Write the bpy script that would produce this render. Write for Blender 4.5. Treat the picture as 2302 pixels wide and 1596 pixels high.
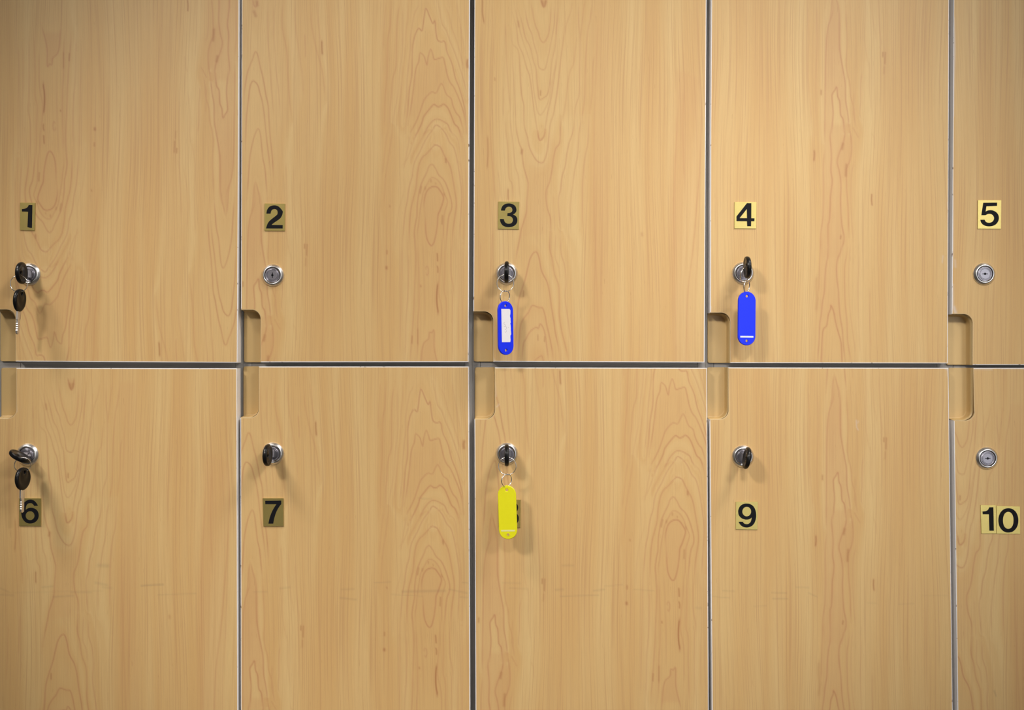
import bpy, bmesh, math, random
import numpy as np
from mathutils import Vector, Matrix
from mathutils.geometry import tessellate_polygon

for o in list(bpy.data.objects): bpy.data.objects.remove(o, do_unlink=True)
S = bpy.context.scene
COL = S.collection
PI = math.pi

# ------------------------------------------------------------------ camera, world, exposure
PX = 0.0005                      # metres per photo pixel on the plane of the door fronts
D = 1.25                         # camera to door fronts
CX, CY, ZGAP = 1151.0, 798.0, 1.05
def X(px, d=0.0): return (px-CX)*PX*(1-d/D)
def ZC(): return ZGAP+(821-CY)*PX
def Z(py, d=0.0): return ZC()+(CY-py)*PX*(1-d/D)
cd = bpy.data.cameras.new('camera'); cam = bpy.data.objects.new('camera', cd); COL.objects.link(cam)
cam.location = (0, -D, ZC()); cam.rotation_euler = (PI/2, 0, 0)
cd.sensor_width = 36; cd.lens = 36*D/(2302*PX); cd.clip_start = 0.01
S.camera = cam
w = bpy.data.worlds.new('world'); S.world = w; w.use_nodes = True
w.node_tree.nodes['Background'].inputs[0].default_value = (0.9, 0.95, 1, 1)
w.node_tree.nodes['Background'].inputs[1].default_value = 0.05
S.view_settings.view_transform = 'Standard'; S.view_settings.look = 'None'
S.view_settings.gamma = 1; S.view_settings.exposure = -0.07
S.view_settings.use_curve_mapping = False
# lamps: centre x, y, size x, size y, emission strength
LAMPS = [(-1.6, -2.0, 0.60, 0.30, 0.8), (1.6, -2.0, 0.60, 0.30, 0.8), (0.10, -1.6, 0.60, 0.30, 0.8)]
WINDOW = (0.75, 2.35, 0.30, 2.25, 1.95)      # x0, x1, z0, z1, brightness of the frosted daylight pane in the wall behind the camera
# added unseen spotlights, cones shaped to darken the corners and fill shadows: position, aim, watts, cone half angle, blend, colour, lamp radius
FALLOFF_SPOTS = [((-1.10, -0.85, 2.50), (-0.162, 0, 0.605), 330, 0.171, 0.784, (1.0, 0.935, 0.865), 0.4),
 ((0.95, -0.75, 2.50), (-0.042, 0, 1.160), 85, 0.297, 0.316, (1.0, 0.96, 0.91), 0.25),
 ((0.15, -2.30, 2.50), (0.330, 0, 1.060), 140, 0.150, 0.400, (1.0, 0.96, 0.91), 0.19),
 ((-1.30, -2.05, 2.50), (-0.072, 0, 1.096), 172, 0.232, 0.684, (1.0, 0.935, 0.865), 0.19),
 ((1.40, -2.10, 2.50), (0.060, 0, 1.080), 100, 0.242, 0.488, (1.0, 0.96, 0.91), 0.19)]
for (sp, sa, sw, sc, sb, scol, srad) in FALLOFF_SPOTS:
    ld = bpy.data.lights.new('falloff_beam', 'SPOT'); lo = bpy.data.objects.new('falloff_beam', ld); COL.objects.link(lo)
    ld.energy = sw; ld.color = scol; ld.spot_size = 2*sc; ld.spot_blend = sb; ld.shadow_soft_size = srad
    lo.location = sp; lo.rotation_euler = (Vector(sa)-Vector(sp)).to_track_quat('-Z', 'Y').to_euler()
ROOM = dict(x0=-2.6, x1=2.6, y0=-3.2, y1=0.50, h=2.6)

# ------------------------------------------------------------------ helpers
def link(o, parent=None):
    COL.objects.link(o)
    if parent: o.parent = parent
    return o
def mesh_obj(name, verts, faces, mats, parent=None, fmat=None, smooth=False, loc=None):
    me = bpy.data.meshes.new(name); me.from_pydata([tuple(v) for v in verts], [], faces)
    for m in (mats if isinstance(mats, (list, tuple)) else [mats]): me.materials.append(m)
    if fmat is not None: me.polygons.foreach_set('material_index', fmat)
    if smooth: me.polygons.foreach_set('use_smooth', [True]*len(faces))
    me.update()
    o = link(bpy.data.objects.new(name, me), parent)
    if loc: o.location = loc
    return o
def fix_normals(o):
    bm = bmesh.new(); bm.from_mesh(o.data); bmesh.ops.recalc_face_normals(bm, faces=bm.faces); bm.to_mesh(o.data); bm.free()
def empty(name, label, cat, loc, rot=(0, 0, 0), group=None):
    o = bpy.data.objects.new(name, None); COL.objects.link(o); o.empty_display_size = 0.02
    o.location = loc; o.rotation_euler = rot; o['label'] = label; o['category'] = cat
    if group: o['group'] = group
    return o
def tag(o, label, cat, group=None):
    o['label'] = label; o['category'] = cat
    if group: o['group'] = group
    return o
def boxes(bxs):
    vs, fs = [], []
    for (x0, x1, y0, y1, z0, z1) in bxs:
        b = len(vs)
        vs += [(x0,y0,z0),(x1,y0,z0),(x1,y1,z0),(x0,y1,z0),(x0,y0,z1),(x1,y0,z1),(x1,y1,z1),(x0,y1,z1)]
        fs += [[b+i for i in f] for f in ((0,3,2,1),(4,5,6,7),(0,1,5,4),(1,2,6,5),(2,3,7,6),(3,0,4,7))]
    return vs, fs

def nt_new(name):
    m = bpy.data.materials.new(name); m.use_nodes = True
    nt = m.node_tree; return m, nt, nt.nodes['Principled BSDF']
def simple(name, col, rough=0.5, metal=0.0, spec=0.5, bump=0.0, bscale=200, var=0.0, coat=0.0, aniso=None):
    m, nt, b = nt_new(name)
    b.inputs['Base Color'].default_value = (*col, 1); b.inputs['Roughness'].default_value = rough
    b.inputs['Metallic'].default_value = metal; b.inputs['Specular IOR Level'].default_value = spec
    b.inputs['Coat Weight'].default_value = coat
    tc = nt.nodes.new('ShaderNodeTexCoord'); no = nt.nodes.new('ShaderNodeTexNoise')
    no.inputs['Scale'].default_value = bscale; no.inputs['Detail'].default_value = 4
    if aniso:
        mp = nt.nodes.new('ShaderNodeMapping'); mp.inputs['Scale'].default_value = aniso
        nt.links.new(tc.outputs['Object'], mp.inputs[0]); nt.links.new(mp.outputs[0], no.inputs['Vector'])
    else: nt.links.new(tc.outputs['Object'], no.inputs['Vector'])
    if var:
        mx = nt.nodes.new('ShaderNodeMix'); mx.data_type = 'RGBA'
        mx.inputs[6].default_value = (*[c*(1-var) for c in col], 1); mx.inputs[7].default_value = (*[min(1, c*(1+var)) for c in col], 1)
        nt.links.new(no.outputs['Fac'], mx.inputs[0]); nt.links.new(mx.outputs[2], b.inputs['Base Color'])
    if bump:
        bp = nt.nodes.new('ShaderNodeBump'); bp.inputs['Strength'].default_value = bump; bp.inputs['Distance'].default_value = 0.0003
        nt.links.new(no.outputs['Fac'], bp.inputs['Height']); nt.links.new(bp.outputs[0], b.inputs['Normal'])
    return m

M = {}
M['pull'] = simple('moulded tan plastic', (0.56, 0.385, 0.165), 0.42, var=0.03, bscale=60)
M['side'] = simple('tan door edge tape', (0.60, 0.43, 0.22), 0.45, var=0.05)
M['white'] = simple('white side of the board', (0.82, 0.79, 0.77), 0.5, var=0.03)
M['body'] = simple('grey melamine board', (0.29, 0.275, 0.26), 0.5, var=0.06, bscale=80)
M['chrome'] = simple('polished chrome', (0.80, 0.80, 0.83), 0.13, 1.0, bump=0.05, bscale=500)
M['satin'] = simple('satin nickel', (0.86, 0.85, 0.85), 0.30, 1.0, bump=0.05, bscale=500)
M['face'] = simple('brushed lock face', (0.36, 0.345, 0.39), 0.36, 1.0, bump=0.1, bscale=900)
M['dark'] = simple('dark keyway', (0.012, 0.012, 0.02), 0.35, 0.3)
M['black'] = simple('glossy black plastic', (0.007, 0.0068, 0.0068), 0.30, 0.0, 0.25, bump=0.03)
M['steel'] = simple('nickel plated steel', (0.78, 0.74, 0.70), 0.42, 1.0, var=0.1)
M['wire'] = simple('bright steel wire', (0.80, 0.79, 0.78), 0.18, 1.0)
M['gold'] = simple('brushed gold foil', (0.68, 0.54, 0.18), 0.27, 0.78, bump=0.12, bscale=1, aniso=(300, 300, 6000), var=0.08)
M['digit'] = simple('black printed ink', (0.005, 0.005, 0.007), 0.6, spec=0.15)
M['blue'] = simple('blue plastic', (0.008, 0.030, 0.86), 0.45, spec=0.3, var=0.03)
M['yellow'] = simple('yellow plastic', (0.72, 0.68, 0.008), 0.40, var=0.03)
M['paper'] = simple('white label paper', (0.80, 0.78, 0.82), 0.35, var=0.03)
M['ink'] = simple('faded pen ink', (0.40, 0.36, 0.42), 0.6)
M['slotgrey'] = simple('clear plastic slot', (0.72, 0.74, 0.80), 0.3)
M['slotyel'] = simple('pale slot', (0.72, 0.70, 0.30), 0.3)
M['wallpaint'] = simple('off white wall paint', (0.62, 0.62, 0.60), 0.7, bump=0.2, bscale=120, var=0.02)
M['ceil'] = simple('white ceiling paint', (0.72, 0.72, 0.70), 0.8, bump=0.2, bscale=120, var=0.02)
M['frame'] = simple('white lamp frame', (0.75, 0.75, 0.75), 0.4, var=0.02)

def floor_mat():
    m, nt, b = nt_new('grey floor tiles')
    tc = nt.nodes.new('ShaderNodeTexCoord'); br = nt.nodes.new('ShaderNodeTexBrick')
    br.offset = 0.0; br.inputs['Scale'].default_value = 1.0; br.inputs['Brick Width'].default_value = 0.4; br.inputs['Row Height'].default_value = 0.4
    br.inputs['Mortar Size'].default_value = 0.004
    br.inputs['Color1'].default_value = (0.22, 0.21, 0.19, 1); br.inputs['Color2'].default_value = (0.26, 0.25, 0.23, 1); br.inputs['Mortar'].default_value = (0.1, 0.1, 0.1, 1)
    nt.links.new(tc.outputs['Object'], br.inputs['Vector']); nt.links.new(br.outputs['Color'], b.inputs['Base Color'])
    b.inputs['Roughness'].default_value = 0.35
    return m
M['floor'] = floor_mat()

def emit_mat(name, col, strength):
    m, nt, b = nt_new(name)
    b.inputs['Base Color'].default_value = (0.8, 0.8, 0.8, 1)
    b.inputs['Emission Color'].default_value = (*col, 1); b.inputs['Emission Strength'].default_value = strength
    return m

# white edge band, chipped
def edge_mat():
    m, nt, b = nt_new('worn white edge band')
    tc = nt.nodes.new('ShaderNodeTexCoord'); no = nt.nodes.new('ShaderNodeTexNoise'); no.inputs['Scale'].default_value = 130; no.inputs['Detail'].default_value = 5
    mp = nt.nodes.new('ShaderNodeMapping'); mp.inputs['Scale'].default_value = (1, 0.25, 1)
    nt.links.new(tc.outputs['Object'], mp.inputs[0]); nt.links.new(mp.outputs[0], no.inputs['Vector'])
    cr = nt.nodes.new('ShaderNodeValToRGB'); e = cr.color_ramp.elements
    e[0].position = 0.30; e[0].color = (0.16, 0.10, 0.08, 1); e[1].position = 0.38; e[1].color = (0.80, 0.76, 0.74, 1)
    nt.links.new(no.outputs['Fac'], cr.inputs[0]); nt.links.new(cr.outputs[0], b.inputs['Base Color'])
    b.inputs['Roughness'].default_value = 0.5
    return m
M['edge'] = edge_mat()

def wood_mat():
    m, nt, b = nt_new('maple laminate')
    N = nt.nodes.new; L = nt.links.new
    at = N('ShaderNodeAttribute'); at.attribute_name = 'lam'
    mk = N('ShaderNodeAttribute'); mk.attribute_name = 'mark'
    m2 = N('ShaderNodeAttribute'); m2.attribute_name = 'wear'
    sep = N('ShaderNodeSeparateColor'); L(mk.outputs['Color'], sep.inputs[0])
    sep2 = N('ShaderNodeSeparateColor'); L(m2.outputs['Color'], sep2.inputs[0])
    st = N('ShaderNodeAttribute'); st.attribute_name = 'straight'
    def noise(scale, detail=3, rough=0.55, dist=0.0, src=None):
        mp = N('ShaderNodeMapping'); mp.inputs['Scale'].default_value = scale
        L((src or at).outputs['Vector'], mp.inputs[0])
        n = N('ShaderNodeTexNoise'); n.inputs['Scale'].default_value = 1; n.inputs['Detail'].default_value = detail
        n.inputs['Roughness'].default_value = rough; n.inputs['Distortion'].default_value = dist
        L(mp.outputs[0], n.inputs['Vector']); return n.outputs['Fac']
    def math_(op, a, c=None, clamp=False):
        n = N('ShaderNodeMath'); n.operation = op; n.use_clamp = clamp
        for i, v in enumerate((a, c)):
            if v is None: continue
            if isinstance(v, (int, float)): n.inputs[i].default_value = v
            else: L(v, n.inputs[i])
        return n.outputs[0]
    def ramp(v, a, c):
        n = N('ShaderNodeMapRange'); n.inputs['From Min'].default_value = a; n.inputs['From Max'].default_value = c
        n.interpolation_type = 'SMOOTHSTEP'; L(v, n.inputs['Value']); return n.outputs['Result']
    def mix(f, c1, c2, blend='MIX'):
        n = N('ShaderNodeMix'); n.data_type = 'RGBA'; n.blend_type = blend; n.clamp_factor = True
        if isinstance(f, (int, float)): n.inputs[0].default_value = f
        else: L(f, n.inputs[0])
        for i, c in ((6, c1), (7, c2)):
            if isinstance(c, tuple): n.inputs[i].default_value = (*c, 1)
            else: L(c, n.inputs[i])
        return n.outputs[2]
    broad = ramp(noise((0.022, 0.0011, 1), 1), 0.30, 0.70)
    mid = ramp(noise((0.075, 0.0022, 1), 1, 0.5), 0.35, 0.68)
    fine = ramp(noise((0.25, 0.0030, 1), 1, 0.5, src=st), 0.50, 0.74)
    thin = ramp(noise((0.46, 0.0026, 1), 0, 0.5, src=st), 0.54, 0.74)
    quiet = math_('SUBTRACT', 1.0, math_('MULTIPLY', sep2.outputs[2], 0.88))
    vfine = ramp(noise((0.80, 0.030, 1), 3, 0.6, src=st), 0.35, 0.70)
    c = mix(broad, (0.650, 0.452, 0.202), (0.595, 0.370, 0.148))
    c = mix(math_('MULTIPLY', mid, 0.40), c, (0.575, 0.352, 0.143))
    c = mix(math_('MULTIPLY', math_('MULTIPLY', fine, quiet), 0.40), c, (0.505, 0.300, 0.123))
    c = mix(math_('MULTIPLY', math_('MULTIPLY', thin, quiet), 0.50), c, (0.480, 0.268, 0.115))
    c = mix(math_('MULTIPLY', vfine, 0.16), c, (0.45, 0.30, 0.14))
    c = mix(math_('MULTIPLY', sep.outputs[1], 0.50), c, (0.540, 0.300, 0.130))       # warm tone patches
    lm = ramp(noise((0.03, 0.012, 1), 3), 0.25, 0.65)
    ls = math_('MULTIPLY', sep.outputs[0], math_('ADD', 0.72, math_('MULTIPLY', lm, 0.4)))
    c = mix(math_('MULTIPLY', ls, 0.80), c, (0.430, 0.185, 0.085))                    # ring lines
    c = mix(math_('MULTIPLY', sep.outputs[2], 0.85), c, (0.330, 0.125, 0.045))         # knots and pores
    fl = ramp(noise((0.65, 0.034, 7.3), 1, 0.5, src=st), 0.745, 0.80)
    c = mix(math_('MULTIPLY', fl, 0.30), c, (0.33, 0.16, 0.06))
    c = mix(math_('MULTIPLY', sep2.outputs[0], 0.42), c, (0.20, 0.15, 0.09))           # scuffs
    c = mix(math_('MULTIPLY', sep2.outputs[1], 0.85), c, (0.62, 0.56, 0.52))           # chipped white
    L(c, b.inputs['Base Color'])
    b.inputs['Roughness'].default_value = 0.46; b.inputs['Specular IOR Level'].default_value = 0.35
    bp = N('ShaderNodeBump'); bp.inputs['Strength'].default_value = 0.12; bp.inputs['Distance'].default_value = 0.0001
    L(vfine, bp.inputs['Height']); L(bp.outputs[0], b.inputs['Normal'])
    return m
M['wood'] = wood_mat()

# ------------------------------------------------------------------ the printed maple sheet: lines traced as polylines
# each block: (origin x, origin y, zoom, [ (strength, [points]) ... ])
SHA = [
(860,0,5.32,[
 (.8,[(270,1596),(300,1350),(310,1200),(325,1050),(350,900),(355,700),(360,560),(385,430),(430,340),(470,370),(485,300),(500,180),(520,100),(560,190),(600,280),(625,250),(640,400),(660,480),(700,500),(745,500),(770,620),(830,760),(870,930),(920,1060),(960,1200),(990,1350),(1010,1596)]),
 (.7,[(300,1500),(320,1400),(345,1250),(370,1050),(380,950),(400,820),(430,740),(445,640),(465,640),(500,680),(530,775),(545,680),(575,590),(600,650),(620,710),(680,695),(725,690),(745,760),(775,900),(810,990),(850,1040),(900,1150),(950,1280),(985,1420),(1000,1596)]),
 (.6,[(310,1660),(330,1590),(380,1500),(430,1390),(480,1240),(500,1190),(540,1140),(590,1100),(640,1110),(680,1030),(705,1000),(730,1040),(765,1130),(820,1180),(840,1260),(880,1350),(920,1400),(950,1500),(970,1596)]),
 (.75,[(345,1720),(410,1596),(470,1470),(490,1400),(540,1330),(590,1270),(620,1250),(660,1275),(700,1265),(730,1245),(780,1290),(820,1380),(860,1480),(900,1520),(930,1596),(950,1700)]),
 (.65,[(470,1660),(500,1596),(560,1490),(625,1430),(680,1430),(740,1460),(780,1490),(810,1560),(850,1620)]),
 (.35,[(650,0),(680,100),(710,280),(760,360),(800,480),(860,620),(920,800),(980,1000),(1010,1150)]),
 (.3,[(740,60),(790,170),(830,330),(880,470),(930,640),(980,850)]),
 (.25,[(880,0),(920,250),(960,480),(990,650)]),
 (.4,[(435,0),(425,80),(380,170),(340,400),(330,600),(300,900),(280,1200),(250,1500)]),
 (.3,[(310,0),(300,200),(280,400),(270,600),(240,900),(210,1200),(170,1500)]),
 (.3,[(250,0),(240,200),(235,600),(200,900),(180,1150),(130,1400),(110,1596)]),
 (.4,[(215,0),(175,250),(165,600),(160,800),(120,950),(105,1150),(90,1300),(80,1596)]),
 (.4,[(105,0),(90,300),(60,500),(50,900),(30,1200),(20,1596)]),
 (.3,[(45,0),(20,300),(10,600)]),
]),
(860,280,5.32,[
 (.55,[(240,1596),(240,1400),(255,1200),(270,1040),(295,920),(310,800),(330,700),(355,620),(370,500),(400,410),(450,320),(490,230),(540,140),(600,60),(640,5),(700,40),(760,120),(800,210),(850,270),(880,370),(900,470),(920,600),(940,750),(945,900),(935,1100),(920,1300),(905,1500)]),
 (.8,[(600,60),(640,5),(700,40)]),
 (.35,[(250,550),(270,450),(290,330),(310,230),(335,110)]),
 (.3,[(230,500),(290,420),(340,290),(380,180),(420,90)]),
 (.3,[(345,450),(360,370),(390,310),(450,200),(500,120),(560,40)]),
 (.3,[(780,0),(820,80),(890,160),(915,260),(930,420),(950,600),(965,800),(970,1000),(970,1300),(960,1596)]),
 (.25,[(880,0),(930,60),(970,200),(990,400),(1000,800),(1000,1200)]),
 (.7,[(315,1500),(320,1250),(330,1100),(345,980),(370,880),(400,750),(415,600),(440,470),(480,390),(520,355),(570,300),(610,255),(645,245),(690,270),(730,350),(765,420),(800,480),(825,570),(845,680),(865,800),(880,900),(880,1000),(860,1130),(840,1300),(830,1500)]),
 (.7,[(590,275),(610,255),(645,245),(690,270)]),
 (.65,[(390,1596),(385,1400),(380,1280),(400,1150),(410,1100),(415,960),(430,850),(450,750),(490,650),(530,570),(550,510),(590,475),(630,520),(670,600),(730,660),(770,740),(800,830),(825,930),(825,1010),(790,1110),(770,1300),(755,1500)]),
 (.45,[(425,1450),(415,1300),(430,1200),(445,1050),(470,900),(490,800),(530,720),(580,640),(640,650),(700,720),(740,830),(775,910),(770,960),(740,1060),(730,1200),(725,1350),(700,1500)]),
 (.9,[(500,1050),(495,950),(510,850),(535,790),(570,755),(620,740),(660,755),(700,810),(730,870),(720,930),(690,1020),(665,1080),(655,1200),(635,1330),(605,1430),(570,1440),(530,1360),(515,1250),(510,1130),(500,1050)]),
 (.25,[(120,0),(100,200),(70,400),(40,600),(20,900),(10,1000)]),
 (.25,[(60,60),(30,300),(0,600)]),
 (.2,[(250,560),(255,800),(200,1000),(160,1300),(150,1500)]),
]),
(860,540,5.70,[
 (.5,[(555,390),(555,350),(570,335),(585,360),(588,410),(572,450),(555,410)]),
 (.4,[(330,100),(335,400),(325,700),(300,1000),(295,1300),(285,1596)]),
 (.45,[(425,0),(425,250),(410,600),(400,900),(380,1200),(360,1450),(355,1596)]),
 (.4,[(450,0),(465,500),(465,850),(450,1050),(450,1350),(435,1596)]),
 (.3,[(250,0),(245,500),(240,800),(225,1200),(222,1500)]),
 (.35,[(760,0),(745,300),(725,500),(720,680),(750,830),(765,1000),(765,1400)]),
 (.35,[(800,0),(795,400),(790,650),(815,780),(815,1100),(825,1400),(830,1596)]),
 (.35,[(880,0),(875,400),(905,600),(895,800),(895,1300),(905,1596)]),
 (.3,[(970,0),(980,600),(970,1100),(975,1500)]),
 (.3,[(1030,0),(1035,600),(1025,1100),(1035,1500)]),
 (.6,[(490,1700),(495,1560),(505,1420),(530,1320),(590,1260),(600,1180),(630,1185),(660,1160),(660,1350),(675,1460),(700,1560),(740,1700)]),
]),
(540,0,5.32,[
 (.6,[(155,0),(165,60),(190,80),(210,0)]),
 (.7,[(45,1250),(50,1100),(80,900),(110,800),(150,700),(180,620),(210,660),(235,780),(270,920),(285,1000),(310,1150),(335,1270),(345,1450),(360,1650),(385,1900),(400,2200)]),
 (.7,[(65,1800),(70,1500),(80,1350),(100,1180),(115,1050),(140,980),(165,970),(210,1020),(235,1110),(260,1200),(280,1320),(300,1500),(320,1700),(345,1900),(360,2100)]),
 (.4,[(330,0),(330,300),(335,500),(350,700),(370,1000),(385,1200),(400,1450)]),
 (.35,[(400,0),(400,400),(415,600),(430,850),(460,1100),(475,1400)]),
 (.35,[(510,0),(500,300),(555,600),(570,900),(590,1200),(620,1450)]),
 (.25,[(650,0),(660,300),(700,600),(740,900),(760,1200)]),
 (.3,[(860,100),(850,250),(900,550),(970,800),(1000,1000),(1020,1200)]),
 (.25,[(910,0),(930,250),(960,500)]),
 (.4,[(770,400),(780,640),(770,700)]),
]),
(540,280,5.32,[
 (.7,[(80,900),(85,850),(100,600),(115,400),(145,230),(180,110),(215,50),(240,110),(255,240),(270,400),(295,520),(310,700),(325,900)]),
 (.3,[(545,400),(560,900),(555,1300),(600,1596)]),
 (.25,[(640,500),(635,900),(680,1200),(690,1300)]),
 (.25,[(710,650),(720,1000),(760,1400)]),
 (.5,[(180,650),(165,780),(150,950),(135,1060),(115,1130),(95,1280),(90,1500)]),
 (.5,[(180,650),(215,800),(235,880),(245,1000),(245,1200),(250,1400),(265,1480)]),
]),
# lower centre strip of the sheet, traced on locker 4 (x offset 1300, y offset -431 relative to the first strip)
(1790-1300,0+431,5.32,[
 (.55,[(440,0),(435,150),(400,260),(380,330),(365,450),(355,650),(350,900),(345,1200),(340,1596),(345,1740)]),
 (.7,[(490,0),(510,80),(520,250),(520,550),(535,700),(565,870),(585,1000),(590,1200),(615,1350),(630,1500),(635,1596)]),
 (.8,[(420,1596),(430,1500),(440,1350),(430,1200),(430,1130),(460,1080),(485,1045),(495,1150),(520,1220),(530,1370),(560,1430),(575,1596)]),
 (.4,[(590,60),(600,300),(610,500),(600,800),(640,1000),(650,1150),(690,1300),(700,1450),(740,1596)]),
 (.3,[(870,700),(880,900),(880,1100),(900,1350)]),
 (.3,[(690,1100),(680,1400)]),
 (.35,[(790,850),(770,1000),(770,1200),(760,1350),(780,1450)]),
 (.25,[(130,0),(150,400),(140,900),(170,1300),(180,1596)]),
 (.25,[(240,0),(250,500),(230,1000),(240,1500)]),
]),
(1790-1300,280+431,5.32,[
 (.5,[(345,250),(325,500),(325,800),(320,1100),(295,1300),(290,1596)]),
 (.7,[(435,0),(405,130),(420,350),(415,550),(430,680),(410,850),(405,1000),(395,1150),(380,1230),(385,1596)]),
 (.7,[(570,0),(580,130),(550,250),(515,340),(490,450),(515,560),(535,720),(530,900),(535,1050),(545,1200),(570,1330),(565,1420),(530,1500),(515,1596)]),
 (.6,[(620,0),(650,130),(660,300),(640,430),(600,530),(600,620),(605,800),(620,1000),(625,1200),(630,1350)]),
 (.3,[(680,40),(740,150)]),
 (.3,[(700,420),(660,600),(655,900),(665,1200),(680,1400)]),
 (.25,[(900,100),(930,160),(940,300)]),
]),
(1790-1300,540+431,5.70,[
 (.7,[(405,0),(405,200),(385,300),(370,450),(360,650),(335,800),(320,950),(300,1080),(295,1250),(280,1450),(270,1596)]),
 (.35,[(315,0),(300,300),(290,600),(285,700)]),
 (.7,[(605,0),(570,140),(530,240),(515,340),(520,480),(540,650),(550,850),(565,1000),(590,1150),(605,1350),(630,1600)]),
 (.5,[(660,80),(640,220),(620,350),(620,600),(630,850),(650,1050),(660,1300),(710,1600)]),
 (.85,[(320,1700),(320,1560),(325,1450),(330,1300),(345,1150),(390,1090),(410,960),(440,880),(445,835),(480,920),(500,1030),(530,1150),(570,1290),(580,1400),(590,1700)]),
 (.35,[(810,100),(800,350),(790,600),(795,900),(805,1200),(820,1500)]),
 (.3,[(710,0),(680,200),(670,500),(680,800),(700,1000),(740,1300),(765,1500)]),
 (.3,[(945,600),(945,1050),(960,1400)]),
]),
]
MARKA = [ # (origin, zoom, [ (strength, width px, points) ])
(860,0,5.32,[(.7,2.6,[(1020,720),(1013,760),(1016,800)])]),
(860,280,5.32,[(.6,1.6,[(755,410),(757,450)]),(.45,1.5,[(465,740),(450,820)]),(.4,1.5,[(512,750),(508,775)]),(.5,1.5,[(716,1090),(712,1190)]),(.5,1.2,[(580,665),(578,685)]),(.4,1.2,[(635,700),(636,712)]),(.4,1.4,[(733,820),(740,845)]),(.5,1.6,[(53,1510),(52,1545)]),(.45,1.4,[(85,970),(88,985)])]),
(860,540,5.70,[(.8,1.3,[(700,170),(703,220),(705,265)]),(.7,1.3,[(703,335),(710,370),(708,410)]),(1,1.4,[(710,535),(697,650),(694,760),(701,850),(709,900),(710,960)]),(.6,1.5,[(489,582),(490,594)]),(.8,2.2,[(50,345),(50,362)]),(.45,1.3,[(451,1120),(451,1350)]),(.5,1.3,[(380,1230),(376,1320)])]),
(540,0,5.32,[(.8,1.5,[(975,480),(976,560),(983,660)]),(.4,3,[(195,20),(205,60)]),(.45,3,[(165,140),(185,190)])]),
(540,280,5.32,[(.6,1.4,[(770,1430),(769,1480)])]),
(1790-1300,431,5.32,[(.5,1.4,[(1066,630),(1060,760)]),(.55,1.6,[(298,1080),(298,1130)]),(.3,1.4,[(1052,800),(1048,880)])]),
(1790-1300,711,5.32,[(.8,1.5,[(215,305),(217,370),(209,440)]),(.8,1.3,[(903,835),(901,900),(906,960)]),(.6,1.5,[(535,1330),(529,1365)]),(.5,2.5,[(560,230),(550,290)]),(.5,2.5,[(600,480),(592,610)])]),
(1790-1300,971,5.70,[(.28,2.6,[(262,440),(255,600),(262,760),(250,930)])]),
]
FILLA = [ # warm tone patches as polygons
(540,280,5.32,.9,[(180,660),(165,780),(150,950),(130,1070),(100,1200),(90,1596),(275,1596),(250,1400),(245,1200),(245,1000),(235,880),(205,790)]),
(490,431,5.32,.8,[(440,0),(435,150),(400,260),(375,340),(360,500),(350,900),(345,1200),(338,1596),(420,1596),(430,1300),(430,1130),(485,1045),(500,1180),(530,1370),(575,1596),(635,1596),(590,1200),(580,950),(535,700),(520,400),(510,80),(490,0)]),
(490,711,5.32,.7,[(340,0),(340,300),(325,600),(320,1100),(290,1400),(290,1596),(515,1596),(570,1400),(535,1100),(535,720),(600,600),(655,400),(655,200),(620,0)]),
(490,971,5.70,.5,[(320,0),(300,400),(285,900),(290,1200),(400,950),(445,840),(570,1200),(560,900),(515,340),(600,0)]),
(860,540,5.70,.8,[(495,1596),(505,1420),(530,1320),(590,1260),(605,1180),(660,1165),(660,1350),(675,1460),(700,1596)]),
(860,280,5.32,.35,[(500,1050),(495,950),(520,820),(570,755),(660,755),(728,870),(690,1020),(660,1150),(605,1430),(530,1360),(510,1130)]),
(860,0,5.32,.35,[(440,760),(465,640),(530,775),(575,600),(620,710),(725,690),(760,900),(820,1100),(700,1010),(590,1100),(480,1240),(400,1420),(330,1400),(380,950)]),
(540,0,5.32,.7,[(130,-40),(135,90),(180,240),(215,60),(215,-40)]),
]
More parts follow.
